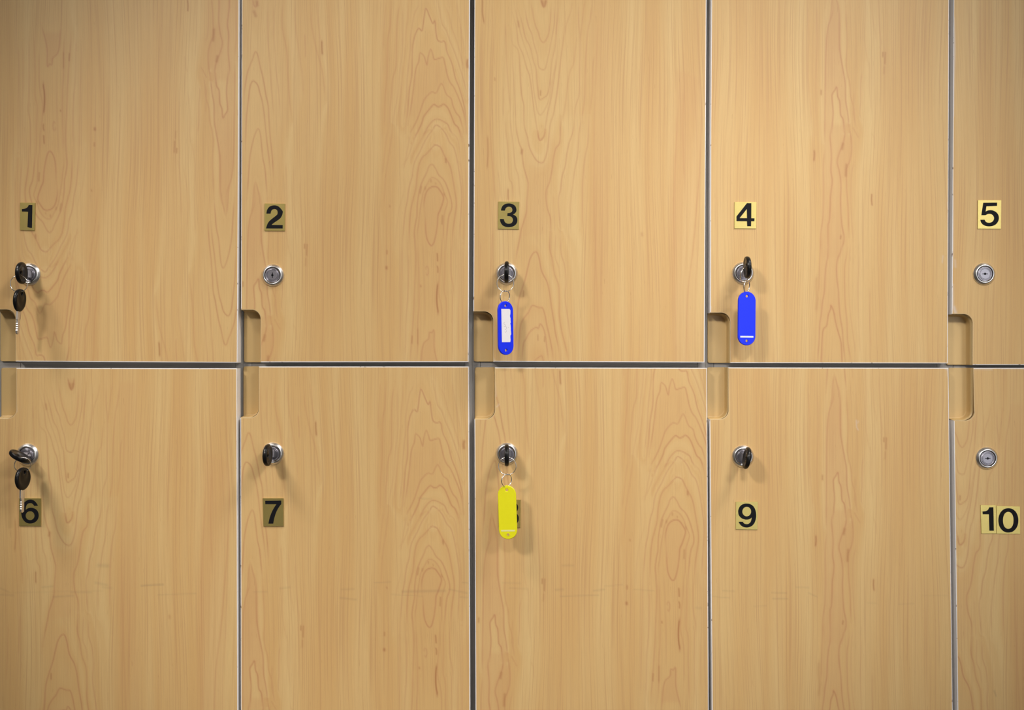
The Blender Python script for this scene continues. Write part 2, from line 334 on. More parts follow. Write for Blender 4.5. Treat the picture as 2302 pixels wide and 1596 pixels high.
SHB = [
(1060,0,5.70,[
 (.8,[(880,-60),(905,50),(925,90),(950,50),(960,-60)]),
 (.5,[(760,0),(790,200),(820,330),(850,400),(880,500),(920,545),(960,500),(990,420),(1010,250),(1020,50)]),
 (.55,[(680,60),(700,200),(730,340),(770,430),(800,560),(840,700),(855,830),(880,880),(940,885),(970,780),(1000,640),(1030,480),(1060,300),(1060,0)]),
 (.55,[(590,100),(650,300),(690,480),(750,600),(790,770),(825,880),(835,1000),(850,1150),(870,1270),(930,1250),(980,1190),(1010,1000),(1030,780),(1070,600),(1090,350),(1120,0)]),
 (.4,[(540,0),(600,300),(650,500),(720,700),(770,880),(790,1100),(820,1300),(850,1440),(890,1470),(940,1400),(990,1280),(1020,1100),(1060,900),(1090,700),(1110,500)]),
 (.55,[(520,150),(575,350),(600,560),(660,700),(700,850),(745,980),(770,1150),(800,1400),(830,1596),(850,1700),(880,1797),(930,1742),(950,1602),(975,1450),(1020,1250),(1050,1050),(1080,850),(1130,500)]),
 (.6,[(500,350),(520,550),(600,650),(620,900),(640,1200),(670,1350),(670,1482),(680,1632),(715,1752),(740,1882),(790,1992),(840,2062),(890,2087),(930,2062),(970,1932),(990,1762),(1010,1582),(1045,1480),(1070,1350),(1100,1150),(1130,880),(1150,700),(1180,480),(1200,150)]),
 (.35,[(430,250),(440,500),(450,800),(470,1100),(495,1400)]),
 (.35,[(520,400),(525,800),(540,1000),(560,1400),(575,1596)]),
 (.2,[(250,0),(270,300),(280,600),(300,900)]),
 (.3,[(410,1100),(410,1500)]),
 (.3,[(1290,0),(1270,150),(1220,300),(1200,450)]),
 (.35,[(1340,500),(1310,800),(1260,920),(1230,1100),(1200,1350),(1150,1596)]),
 (.4,[(1380,0),(1370,250),(1390,500),(1385,900),(1380,1200),(1330,1380),(1315,1596)]),
 (.3,[(1450,0),(1410,350),(1395,500)]),
 (.45,[(1550,0),(1520,250),(1490,400),(1465,700),(1455,1000),(1445,1300),(1400,1596)]),
 (.35,[(1580,700),(1555,850),(1550,1100),(1520,1450)]),
]),
(1060,260,5.70,[
 (.75,[(845,200),(860,290),(880,315),(930,260),(945,180)]),
 (.65,[(560,0),(575,180),(610,350),(640,430),(655,560),(670,660),(715,820),(725,900),(710,1100),(700,1250),(640,1450),(620,1560),(585,1740),(560,1900)]),
 (.65,[(1150,0),(1140,100),(1130,340),(1080,420),(1050,550),(1030,700),(1000,850),(960,950),(955,1050),(970,1180),(1010,1320),(1010,1500)]),
 (.4,[(430,0),(440,200),(465,400),(480,780),(520,880),(540,1100)]),
 (.4,[(495,0),(500,100),(530,350),(560,650),(600,780),(620,1100)]),
 (.35,[(230,0),(250,400),(275,700),(290,950),(300,1080)]),
 (.3,[(340,700),(360,900),(370,1060)]),
 (.6,[(1315,0),(1300,200),(1250,350),(1220,500),(1200,650),(1160,780),(1140,950),(1115,1060),(1120,1250),(1140,1500)]),
 (.5,[(1420,0),(1380,200),(1360,500),(1330,650),(1300,850),(1275,1050),(1265,1200),(1270,1500)]),
 (.45,[(1505,0),(1490,350),(1450,550),(1425,850),(1420,1100),(1420,1500)]),
 (.3,[(1050,1000),(1060,1300),(1065,1500)]),
]),
(1060,520,5.32,[
 (.6,[(940,0),(935,200),(965,330),(990,500),(1040,650),(1050,850),(1050,1000),(1080,1200),(1130,1400),(1160,1560)]),
 (.35,[(1010,0),(1000,300),(1040,420),(1060,600)]),
 (.45,[(1070,0),(1070,250),(1110,400),(1130,600),(1120,800),(1160,1100),(1200,1400)]),
 (.75,[(510,1560),(530,1300),(545,1050),(560,850),(600,700),(640,580),(670,450),(700,330),(740,260),(780,250),(810,330),(840,480),(900,600),(930,720),(955,900),(985,1080),(1000,1200),(1040,1400),(1050,1560)]),
 (.65,[(560,1500),(580,1160),(620,1050),(680,970),(725,890),(800,910),(850,920),(880,1010),(900,1120),(930,1250),(960,1400),(980,1560)]),
 (.65,[(600,1560),(620,1350),(650,1290),(700,1200),(770,1150),(800,1160),(820,1110),(850,1140),(880,1230),(900,1380),(920,1560)]),
 (.6,[(740,1600),(750,1560),(800,1510),(840,1490),(860,1560),(870,1600)]),
 (.35,[(540,1100),(510,1250),(530,1400)]),
 (.3,[(490,1100),(470,1500)]),
 (.3,[(250,0),(240,300),(230,500)]),(.25,[(110,100),(100,500),(80,800)]),
]),
(1060,0,1.946,[
 (.25,[(560,0),(545,300),(535,800),(560,1590)]),(.3,[(905,420),(890,760),(885,1000),(895,1590)]),
 (.4,[(1010,380),(1000,700),(985,900),(970,1080),(945,1300),(940,1590)]),(.25,[(1000,1000),(980,1250),(975,1590)]),
 (.3,[(930,380),(925,560),(930,800)]),
]),
]
MARKB = [
(1060,0,5.70,[(.8,1.2,[(138,-40),(138,60),(140,170),(163,310)]),(.6,1.3,[(885,1165),(884,1220)]),(.35,2,[(600,280),(606,340)]),(.4,1.6,[(298,1000),(300,1030)]),(.5,3,[(905,20),(925,75),(945,20)])]),
(1060,260,5.70,[(.55,1.3,[(205,250),(212,450),(208,560),(198,690)]),(.8,1.2,[(469,930),(468,1010),(471,1095)]),(.5,2.5,[(648,440),(640,480)])]),
(1060,520,5.32,[(.6,1.4,[(622,715),(621,780)]),(.5,1.3,[(793,1240),(794,1300)]),(.5,1.3,[(875,1260),(871,1320)])]),
(1060,0,1.946,[(.3,2.5,[(745,1020),(746,1030)])]),
]
FILLB = [
(1060,520,5.32,.6,[(740,1640),(750,1560),(800,1510),(840,1490),(860,1560),(870,1640)]),
(1060,520,5.32,.35,[(580,1160),(620,1050),(680,970),(725,890),(850,920),(900,1120),(960,1400),(980,1600),(580,1600)]),
(1060,0,1.946,.35,[(530,0),(600,0),(610,600),(600,1100),(620,1590),(540,1590),(520,1000),(545,500)]),
(1060,0,1.946,.45,[(890,300),(1010,350),(1000,900),(960,1590),(880,1590),(870,900)]),
(1060,0,5.70,.7,[(885,-40),(905,50),(925,90),(950,50),(955,-40)]),
(1060,260,5.70,.35,[(670,0),(680,150),(740,400),(840,580),(930,580),(990,280),(1130,340),(1000,850),(955,1050),(1010,1500),(620,1560),(700,1250),(725,900),(655,560)]),
]

def catmull(pts, n=6):
    P = np.array(pts, float)
    if len(P) < 3:
        t = np.linspace(0, 1, 8)[:, None]; return P[0]*(1-t)+P[-1]*t
    Q = np.vstack([2*P[0]-P[1], P, 2*P[-1]-P[-2]]); out = []
    for i in range(1, len(Q)-2):
        for k in range(n):
            t = k/n
            out.append(0.5*((2*Q[i])+(-Q[i-1]+Q[i+1])*t+(2*Q[i-1]-5*Q[i]+4*Q[i+1]-Q[i+2])*t*t+(-Q[i-1]+3*Q[i]-3*Q[i+1]+Q[i+2])*t**3))
    out.append(Q[-2]); return np.array(out)

class Sheet:
    def __init__(s, u0, u1, v0, v1, ox, oy, phi0, strokes, marks, fills, seed):
        s.u0, s.v0 = u0, v0; s.W, s.H = u1-u0, v1-v0; s.phi0 = phi0
        s.line = np.zeros((s.H, s.W), np.float32); s.soft = np.zeros_like(s.line); s.mark = np.zeros_like(s.line); s.tone = np.zeros_like(s.line)
        g = 4; gh, gw = s.H//g+1, s.W//g+1; s.g = g
        uu = (np.arange(gw)*g+u0).astype(float); base = np.tile(phi0(uu), (gh, 1)); phi = base.copy()
        fixm = np.zeros((gh, gw), bool); fixv = np.zeros((gh, gw))
        rng = np.random.RandomState(seed)
        for (bx, by, zz, lst) in strokes:
            for (st, pts) in lst:
                P = catmull(pts); P = np.column_stack([bx+P[:, 0]/zz-ox-u0, by+P[:, 1]/zz-oy-v0])
                s.stroke(s.line, P, st, 0.95); s.stroke(s.soft, P, st, 4.0)
                c = float(phi0(np.array([P[0, 0]+u0]))[0])
                for a, b in zip(P[:-1], P[1:]):
                    for t in np.linspace(0, 1, 4):
                        q = a*(1-t)+b*t; i, j = int(round(q[1]/g)), int(round(q[0]/g))
                        if 0 <= i < gh and 0 <= j < gw: fixm[i, j] = True; fixv[i, j] = c
        for (bx, by, zz, lst) in marks:
            for (st, wd, pts) in lst:
                P = catmull(pts); P = np.column_stack([bx+P[:, 0]/zz-ox-u0, by+P[:, 1]/zz-oy-v0])
                s.stroke(s.mark, P, st, wd*0.8); s.stroke(s.tone, P, st*0.5, 4.5)
        for (bx, by, zz, st, pts) in fills:
            s.fill([(bx+x/zz-ox-u0, by+y/zz-oy-v0) for x, y in pts], st)
        for _ in range(3): s.tone = s.blur(s.tone, 3)
        s.tone = np.clip(s.tone+0.30*s.soft, 0, 1); s.calm = np.clip(2.8*s.blur(s.blur(s.soft, 18), 18), 0, 1)
        # relax the ring phase so that it is constant along each traced line
        phi[fixm] = fixv[fixm]; ax, az, lam = 1.0, 5.0, 0.03
        for it in range(500):
            p = np.pad(phi, 1, mode='edge')
            phi = (ax*(p[1:-1, :-2]+p[1:-1, 2:])+az*(p[:-2, 1:-1]+p[2:, 1:-1])+lam*base)/(2*ax+2*az+lam)
            phi[fixm] = fixv[fixm]
        s.phi = phi
    def stroke(s, img, P, st, sig):
        r = sig*3+1; L = np.concatenate([[0], np.cumsum(np.hypot(*np.diff(P, axis=0).T))]); T = max(L[-1], 1e-6)
        for k in range(len(P)-1):
            a, b = P[k], P[k+1]
            x0, x1 = int(max(0, min(a[0], b[0])-r)), int(min(s.W, max(a[0], b[0])+r+1)); y0, y1 = int(max(0, min(a[1], b[1])-r)), int(min(s.H, max(a[1], b[1])+r+1))
            if x1 <= x0 or y1 <= y0: continue
            yy, xx = np.mgrid[y0:y1, x0:x1]; d = b-a; l2 = max(d@d, 1e-9)
            t = np.clip(((xx-a[0])*d[0]+(yy-a[1])*d[1])/l2, 0, 1)
            dd = (xx-a[0]-t*d[0])**2+(yy-a[1]-t*d[1])**2
            f = (L[k]+t*(L[k+1]-L[k]))/T; fade = np.clip(np.minimum(f, 1-f)*9, 0.25, 1) if T > 25 else 1.0
            img[y0:y1, x0:x1] = np.maximum(img[y0:y1, x0:x1], st*fade*np.exp(-dd/(2*sig*sig)))
    def fill(s, pts, st):
        P = np.array(pts); y0, y1 = int(max(0, P[:, 1].min())), int(min(s.H-1, P[:, 1].max()))
        xs = np.arange(s.W)
        for y in range(y0, y1+1):
            c = np.zeros(s.W, bool)
            for (ax, ay), (bx, by) in zip(P, np.roll(P, -1, 0)):
                if (ay > y) != (by > y): c ^= xs < (bx-ax)*(y-ay)/(by-ay)+ax
            s.tone[y] = np.maximum(s.tone[y], st*c)
    def blur(s, a, r):
        k = 2*r+1
        for ax in (0, 1):
            p = np.pad(a, [(r+1, r) if i == ax else (0, 0) for i in (0, 1)], mode='edge'); c = np.cumsum(p, axis=ax)
            a = (np.take(c, range(k, c.shape[ax]), ax)-np.take(c, range(0, c.shape[ax]-k), ax))/k
        return a.astype(np.float32)
    def samp(s, a, u, v, sc=1.0, const=None):
        x, y = (u-s.u0)/sc, (v-s.v0)/sc
        inside = (x >= 0) & (x <= a.shape[1]-1) & (y >= 0) & (y <= a.shape[0]-1)
        x = np.clip(x, 0, a.shape[1]-1.001); y = np.clip(y, 0, a.shape[0]-1.001); i, j = y.astype(int), x.astype(int); fy, fx = y-i, x-j
        r = a[i, j]*(1-fy)*(1-fx)+a[i, j+1]*(1-fy)*fx+a[i+1, j]*fy*(1-fx)+a[i+1, j+1]*fy*fx
        return r if const is None else np.where(inside, r, const)
    def get(s, u, v):
        du = np.where(u < s.u0, u-s.u0, np.where(u > s.u0+s.W, u-s.u0-s.W, 0))
        return (s.samp(s.phi, u, v, s.g)+du, s.samp(s.line, u, v, 1, 0), s.samp(s.tone, u, v, 1, 0), s.samp(s.mark, u, v, 1, 0), s.samp(s.calm, u, v, 1, 0))
sheetA = Sheet(-330, 560, -60, 1320, 575, 0, lambda u: np.where(u < 197, np.abs(u), 395-np.abs(u-395)), SHA, MARKA, FILLA, 1)
sheetB = Sheet(-10, 560, -95, 840, 1067, 0, lambda u: np.abs(u-150), SHB, MARKB, FILLB, 2)

# ------------------------------------------------------------------ locker doors (photo pixels on the door plane)
TOPY, BOTY = -879, 2521
DOORS = {
 1: dict(L=[(0,-13),(820,-13)], R=[(0,538),(400,536.5),(815,534)], e=[(0,812.5),(1,815.5)], n=(34.5, 697), up=1, sh='A', map=lambda x, y: (507-x, 892-y)),
 2: dict(L=[(0,543),(700,541.5),(815,541.5)], R=[(0,1056),(815,1053.5)], e=[(0,814.5),(1,814)], n=(585.5, 696.5), up=1, sh='A', map=lambda x, y: (x-575, y)),
 3: dict(L=[(0,1066.5),(440,1065),(815,1063.5)], R=[(0,1588.5),(815,1584)], e=[(0,813),(1,815)], n=(1108, 701), up=1, sh='B', map=lambda x, y: (x-1067, y)),
 4: dict(L=[(0,1599),(300,1597),(815,1596)], R=[(0,2134),(815,2131)], e=[(0,816),(1,817)], n=(1641, 703.5), up=1, sh='A', map=lambda x, y: (x-1875, y+431)),
 5: dict(L=[(0,2143.5),(700,2139.5),(815,2139)], R=[(0,2676),(815,2674)], e=[(0,820.5),(1,821)], n=(2186, 706.5), up=1, sh='A', map=lambda x, y: (x-2430, y+100)),
 6: dict(L=[(820,-11),(1596,-10)], R=[(827,533),(1596,535)], e=[(0,827),(1,828)], n=(36, 940.5), up=0, sh='B', map=lambda x, y: (x-5, y-860)),
 7: dict(L=[(820,540),(1596,541)], R=[(824,1054),(1596,1057)], e=[(0,824),(1,824)], n=(581.5, 938.5), up=0, sh='A', map=lambda x, y: ((x-562-0.013*(y-1258))/1.015-1, (y-856)/1.004)),
 8: dict(L=[(820,1066),(1596,1069)], R=[(827,1590),(1596,1593.5)], e=[(0,826),(1,827)], n=(1112, 942), up=0, sh='A', map=lambda x, y: ((x-1105)/1.03-1, (y-738)/1.027)),
 9: dict(L=[(820,1594.5),(945,1595),(1596,1600.5)], R=[(827,2132.5),(1596,2142)], e=[(0,826),(1,827)], n=(1637, 942.5), up=0, sh='A', map=lambda x, y: (x-1878-0.006*(y-1100), y-435)),
 10: dict(L=[(820,2141),(945,2144),(1596,2152.5)], R=[(827,2676),(1596,2686)], e=[(0,827),(1,827)], n=(2187.5, 945), up=0, sh='B', map=lambda x, y: (x-2011-0.012*(y-1200), y-910)),
}
# scuffs (grey) and chips (white), in photo pixels: (strength, width, points)
SCUFF = {
 6: [(.7,1.3,[(318,1317),(340,1315),(367,1314)]),(.35,1.5,[(0,1322),(20,1331)]),(.35,1.5,[(0,1337),(30,1338)]),(.4,1.6,[(95,1320),(118,1318)]),(.4,1.5,[(120,1342),(165,1339)]),(.35,1.5,[(160,1331),(205,1331)]),(.5,3,[(222,1271),(242,1272)]),(.4,2,[(215,1310),(240,1315)]),(.3,2,[(232,1320),(250,1322)]),(.3,1.2,[(355,1337),(440,1334)]),(.2,1,[(5,1333),(120,1330),(230,1328)])],
 7: [(.35,1.5,[(90+540,1323),(112+540,1320)]),(.3,1.2,[(570,1331),(600,1330)]),(.35,1.5,[(768,1325),(795,1324)]),(.4,1.5,[(765,1344),(800,1348)]),(.4,1,[(842,1310),(878,1308)]),(.5,2,[(905,1330),(950,1329),(1000,1328)]),(.3,1,[(880,1336),(950,1340)]),(.45,1,[(1040,1309),(1054,1311)]),(.4,1.3,[(1010,1325),(1050,1333)]),(.35,1.2,[(1035,1342),(1052,1343)]),(.3,1,[(940,1119),(965,1121)]),(.3,1,[(949,1122),(970,1121)])],
 8: [(.3,1.2,[(1130,1310),(1170,1311)]),(.3,1.3,[(1145,1322),(1185,1324)]),(.4,2,[(1250,1326),(1265,1325)]),(.35,2,[(1265,1271),(1288,1271)]),(.4,1.2,[(1260,1341),(1300,1339),(1345,1338)]),(.45,1.5,[(1335,1328),(1358,1325)]),(.3,1,[(1360,1318),(1400,1314)]),(.3,2,[(1565,1366),(1575,1367)]),(.3,1,[(1425,1325),(1470,1328)])],
 9: [(.4,1.2,[(1625,1328),(1650,1329)]),(.35,1,[(1603,1341),(1640,1344)]),(.4,1.2,[(1735,1332),(1768,1333)]),(.4,1.5,[(1738,1346),(1770,1346)]),(.35,1.2,[(1790,1320),(1818,1321)]),(.4,1.2,[(1818,1333),(1835,1341)]),(.3,1,[(1695,1363),(1722,1362)]),(.3,1,[(2020,1358),(2055,1357)]),(.25,1,[(2075,1339),(2130,1339)]),(.25,1.2,[(1950,1355),(1970,1356)])],
 10: [(.6,1.5,[(2235,1553),(2239,1564)])],
}
CHIP = {
 5: [(.8,1.2,[(2144,40),(2146,110),(2144,180),(2143,260)]),(.5,1.2,[(2142,440),(2142,560),(2141,600)]),(.6,1.8,[(2141,640),(2142,690)]),(.7,2.4,[(2144,690),(2148,703)]),(.35,1.5,[(2147,585),(2148,600)])],
 9: [(.7,1.5,[(2126,828),(2131,832),(2132,845)]),(.4,1,[(1925,945),(1926,960),(1929,966)]),(.35,.8,[(1931,946),(1927,952)])],
 4: [(.4,1,[(2120,575),(2118,590)]),(.5,1.2,[(2131,455),(2132,465)]),(.6,1.2,[(1597.5,690),(1597,700)])],
 10: [(.5,1.2,[(2190,829),(2230,830)]),(.4,1,[(2250,829),(2302,829)])],
 3: [(.4,1.2,[(1110,807),(1113,812)])],
 6: [(.3,1,[(36,900),(38,925)])],
 8: [(.4,.9,[(1116,915),(1122,909)]),(.35,.9,[(1113,860),(1115,890)])],
}
RF = 22.0   # notch corner radius, pixels
BV = 1.9    # bevel, pixels
THK = 0.017

def edge_fn(dd):
    Lf = lambda y: np.interp(y, [p[0] for p in dd['L']], [p[1] for p in dd['L']])
    Rf = lambda y: np.interp(y, [p[0] for p in dd['R']], [p[1] for p in dd['R']])
    Ef = lambda s: np.interp(s, [p[0] for p in dd['e']], [p[1] for p in dd['e']])
    return Lf, Rf, Ef

def build_door(k, parent):
    dd = DOORS[k]; Lf, Rf, Ef = edge_fn(dd); up = dd['up']; nx, ny = dd['n']
    sg = 1 if up else -1            # +1: notch opens towards larger y
    wd = Rf(820)-Lf(820)
    yfar = TOPY if up else BOTY
    # s lines
    xi = np.unique(np.concatenate([np.arange(BV, wd-BV, 1.6), [wd-BV], [nx+BV-Lf(820), nx+BV-RF-Lf(820)]]))
    arc_s = xi[(xi >= nx+BV-RF-Lf(820)-1e-6) & (xi <= nx+BV-Lf(820)+1e-6)]
    xi = xi[np.concatenate([[True], np.diff(xi) > 0.3]) | np.isin(xi, [nx+BV-Lf(820), nx+BV-RF-Lf(820)])]
    sL = xi/wd
    eav = float(Ef(0.5))
    nyb = ny-sg*BV; nyr = nyb+sg*RF
    ys = [eav-sg*BV]
    y = eav-sg*BV
    while (y > -12 if up else y < 1608): y -= sg*2.6; ys.append(y)
    while (y > TOPY+BV+45 if up else y < BOTY-BV-45): y -= sg*42.0; ys.append(y)
    ys.append(yfar+sg*BV)
    ys = np.array(ys); ys = ys[(np.abs(ys-nyb) > 1.2) & (np.abs(ys-nyr) > 1.2)]
    ys = np.sort(np.concatenate([ys, [nyb, nyr]]))
    if not up: ys = ys[::-1]        # always from far end to the free edge
    nS, nY = len(sL), len(ys)
    js = int(np.argmin(np.abs(sL-(nx+BV-Lf(820))/wd))); j0 = int(np.argmin(np.abs(sL-(nx+BV-RF-Lf(820))/wd)))
    iy = int(np.argmin(np.abs(ys-nyb))); i1 = int(np.argmin(np.abs(ys-nyr)))
    def pos(s, y):
        yy = y+(Ef(s)-eav)*np.clip(1-np.abs(y-eav)/400, 0, 1)
        return Lf(yy)+(Rf(yy)-Lf(yy))*s, yy
    SS, YY = np.meshgrid(sL, ys); PXg, PYg = pos(SS, YY)
    idx = -np.ones((nY, nS), int); keep = np.ones((nY, nS), bool); keep[iy+1:, :js] = False
    idx[keep] = np.arange(keep.sum()); pts = list(zip(PXg[keep], PYg[keep]))
    faces = []
    for i in range(nY-1):
        for j in range(nS-1):
            q = (idx[i, j], idx[i, j+1], idx[i+1, j+1], idx[i+1, j])
            if min(q) >= 0: faces.append(q if up else q[::-1])
    # fillet of the notch corner
    Pl = [idx[iy, j] for j in range(j0, js+1)]+[idx[i, js] for i in range(iy+1, i1+1)]
    cx, cy = pts[Pl[0]][0], pts[Pl[-1]][1]; ccx, ccy = pts[idx[iy, js]]
    rx, ry = ccx-cx, cy-ccy; m = len(Pl)-1; Q = [Pl[0]]
    for t in range(1, m):
        a = PI/2*t/m; pts.append((cx+rx*math.sin(a), cy-ry*math.cos(a))); Q.append(len(pts)-1)
    Q.append(Pl[-1])
    for t in range(m):
        f = [Pl[t], Pl[t+1], Q[t+1], Q[t]]; f = list(dict.fromkeys(f))
        faces.append(tuple(f[::-1]) if up else tuple(f))
    # boundary loop, starting at the notch top left corner
    loop = [(idx[iy, j], 1) for j in range(0, j0)]+[(q, 1) for q in Q[:-1]]+[(idx[i, js], 1) for i in range(i1, nY-1)]
    loop += [(idx[nY-1, j], 0) for j in range(js, nS-1)]+[(idx[i, nS-1], 0) for i in range(nY-1, 0, -1)]
    loop += [(idx[0, j], 0) for j in range(nS-1, 0, -1)]+[(idx[i, 0], 0) for i in range(0, iy)]
    lp = np.array([pts[q[0]] for q in loop]); n = len(loop)
    t1 = lp-np.roll(lp, 1, 0); t2 = np.roll(lp, -1, 0)-lp
    nrm = lambda t: np.column_stack([t[:, 1], -t[:, 0]])/np.maximum(np.hypot(t[:, 0], t[:, 1]), 1e-9)[:, None]
    n1, n2 = nrm(t1), nrm(t2); mm = n1+n2; mm = mm/np.maximum((mm*mm).sum(1)/2, 0.6)[:, None]
    area = 0.5*np.sum(lp[:, 0]*np.roll(lp[:, 1], -1)-np.roll(lp[:, 0], -1)*lp[:, 1]); 
    if area < 0: mm = -mm
    outer = lp+mm*BV
    V = [(X(a), 0.0, Z(b)) for a, b in pts]; nfront = len(V)
    rings = []
    for (off, dep) in ((outer*0.72+lp*0.28, 0.12), (outer, 1.2)):
        b0 = len(V); V += [(X(a), dep*PX, Z(b)) for a, b in off]; rings.append(b0)
    b0 = len(V); V += [(X(a), THK, Z(b)) for a, b in outer]; rings.append(b0)
    ids = [q[0] for q in loop]; fm = [0]*len(faces)
    prev = ids
    for r, b0 in enumerate(rings):
        cur = [b0+i for i in range(n)]
        for i in range(n):
            j = (i+1) % n
            f = (prev[i], prev[j], cur[j], cur[i]); faces.append(f if (area < 0) else f[::-1])
            nt = loop[i][1]
            fm.append(2 if nt else (1 if r < 2 else 3))
        prev = cur
    # back face
    faces.append(tuple(prev)); fm.append(3)
    o = mesh_obj('locker_door', V, faces, [M['wood'], M['edge'], M['side'], M['white']], parent, fm)
    P = np.array(pts); u, v = dd['map'](P[:, 0], P[:, 1]); sh = sheetA if dd['sh'] == 'A' else sheetB
    phi, ln, tn, mk, cm = sh.get(u, v)
    nv = len(V); lam = np.zeros((nv, 3), np.float32); lam[:nfront, 0] = phi+(500 if dd['sh'] == 'B' else 0); lam[:nfront, 1] = v; lam[:, 2] = 3.0 if dd['sh'] == 'A' else 9.0
    a = o.data.attributes.new('lam', 'FLOAT_VECTOR', 'POINT'); a.data.foreach_set('vector', lam.ravel())
    stv = lam.copy(); stv[:nfront, 0] = u+4*np.sin(v/170+u/60)+2.5*np.sin(v/95-u/45)+(700 if dd['sh'] == 'B' else 0)
    a = o.data.attributes.new('straight', 'FLOAT_VECTOR', 'POINT'); a.data.foreach_set('vector', stv.ravel())
    c4 = np.zeros((nv, 4), np.float32); c4[:, 3] = 1; c4[:nfront, 0] = np.clip(ln, 0, 1); c4[:nfront, 1] = np.clip(tn, 0, 1); c4[:nfront, 2] = np.clip(mk, 0, 1)
    a = o.data.attributes.new('mark', 'FLOAT_COLOR', 'POINT'); a.data.foreach_set('color', c4.ravel())
    w4 = np.zeros((nv, 4), np.float32); w4[:, 3] = 1
    for ch, dct in ((0, SCUFF), (1, CHIP)):
        acc = np.zeros(nfront)
        for (st, wdt, pl) in dct.get(k, []):
            Q2 = catmull(pl, 4); sig = wdt*1.1
            for A_, B_ in zip(Q2[:-1], Q2[1:]):
                d = B_-A_; l2 = max(d@d, 1e-9); t = np.clip(((P-A_)@d)/l2, 0, 1)[:, None]
                dist2 = ((P-A_-t*d)**2).sum(1); acc = np.maximum(acc, st*np.exp(-dist2/(2*sig*sig)))
        w4[:nfront, ch] = acc
    w4[:nfront, 2] = cm
    a = o.data.attributes.new('wear', 'FLOAT_COLOR', 'POINT'); a.data.foreach_set('color', w4.ravel())
    return o

def build_pull(k, parent):
    dd = DOORS[k]; Lf, Rf, Ef = edge_fn(dd); up = dd['up']; nx, ny = dd['n']; sg = 1 if up else -1
    ey = float(Ef(0.0)); lx = float(Lf(ny))
    W = nx-lx; H = abs(ey-ny); R = RF; dep, rr = 0.0152, 4.5
    nxg, nyg = 30, 64; V = []; F = []
    sx = np.concatenate([np.linspace(0, W-14, 12), np.linspace(W-12.5, W, 19)])
    ty = np.concatenate([np.linspace(0, 14, 15), np.linspace(17, H-6, 36), np.linspace(H-5, H, 8)])
    def P(a, b):   # a: from left, b: from notch end towards free edge
        cr = 4.5   # rounding of the free corner
        aa = a
        if b > H-cr and a < cr:
            t = cr-math.sqrt(max(0, cr*cr-(b-(H-cr))**2)); aa = max(a, t)+0.001*a
        # squeeze into the notch outline (rounded inner corner)
        xx = aa; bb = b
        qx, qb = xx-(W-R), R-bb
        if qx > 0 and qb > 0:
            rad = math.hypot(qx, qb); mx = max(qx, qb)
            if rad > 1e-6: xx = W-R+qx*mx/rad; bb = R-qb*mx/rad
            dist = R-mx
        else: dist = min(W-xx, bb)
        dist = max(0.0, min(dist, rr)); t = 1-dist/rr
        dpt = dep*(1-t**2.4)**0.6*0.96
        return (X(lx+xx), 0.0004+dpt, Z(ny+sg*bb))
    for b in ty:
        for a in sx: V.append(P(a, b))
    ns = len(sx); nb = len(ty)
    for i in range(nb-1):
        for j in range(ns-1):
            q = (i*ns+j, i*ns+j+1, (i+1)*ns+j+1, (i+1)*ns+j); F.append(q)
    # thickness: back sheet
    b0 = len(V)
    for (x, y, z) in list(V): V.append((x, max(y+0.0015, THK-0.0004) if y > 0.012 else y+0.0015, z))
    per = [j for j in range(ns)]+[i*ns+ns-1 for i in range(1, nb)]+[(nb-1)*ns+j for j in range(ns-2, -1, -1)]+[i*ns for i in range(nb-2, 0, -1)]
    for i in range(nb-1):
        for j in range(ns-1):
            F.append(tuple(b0+q for q in ((i+1)*ns+j, (i+1)*ns+j+1, i*ns+j+1, i*ns+j)))
    for a, b in zip(per, per[1:]+per[:1]): F.append((a, b, b0+b, b0+a))
    o = mesh_obj('finger_pull', V, F, M['pull'], parent, smooth=True); fix_normals(o)
    return o

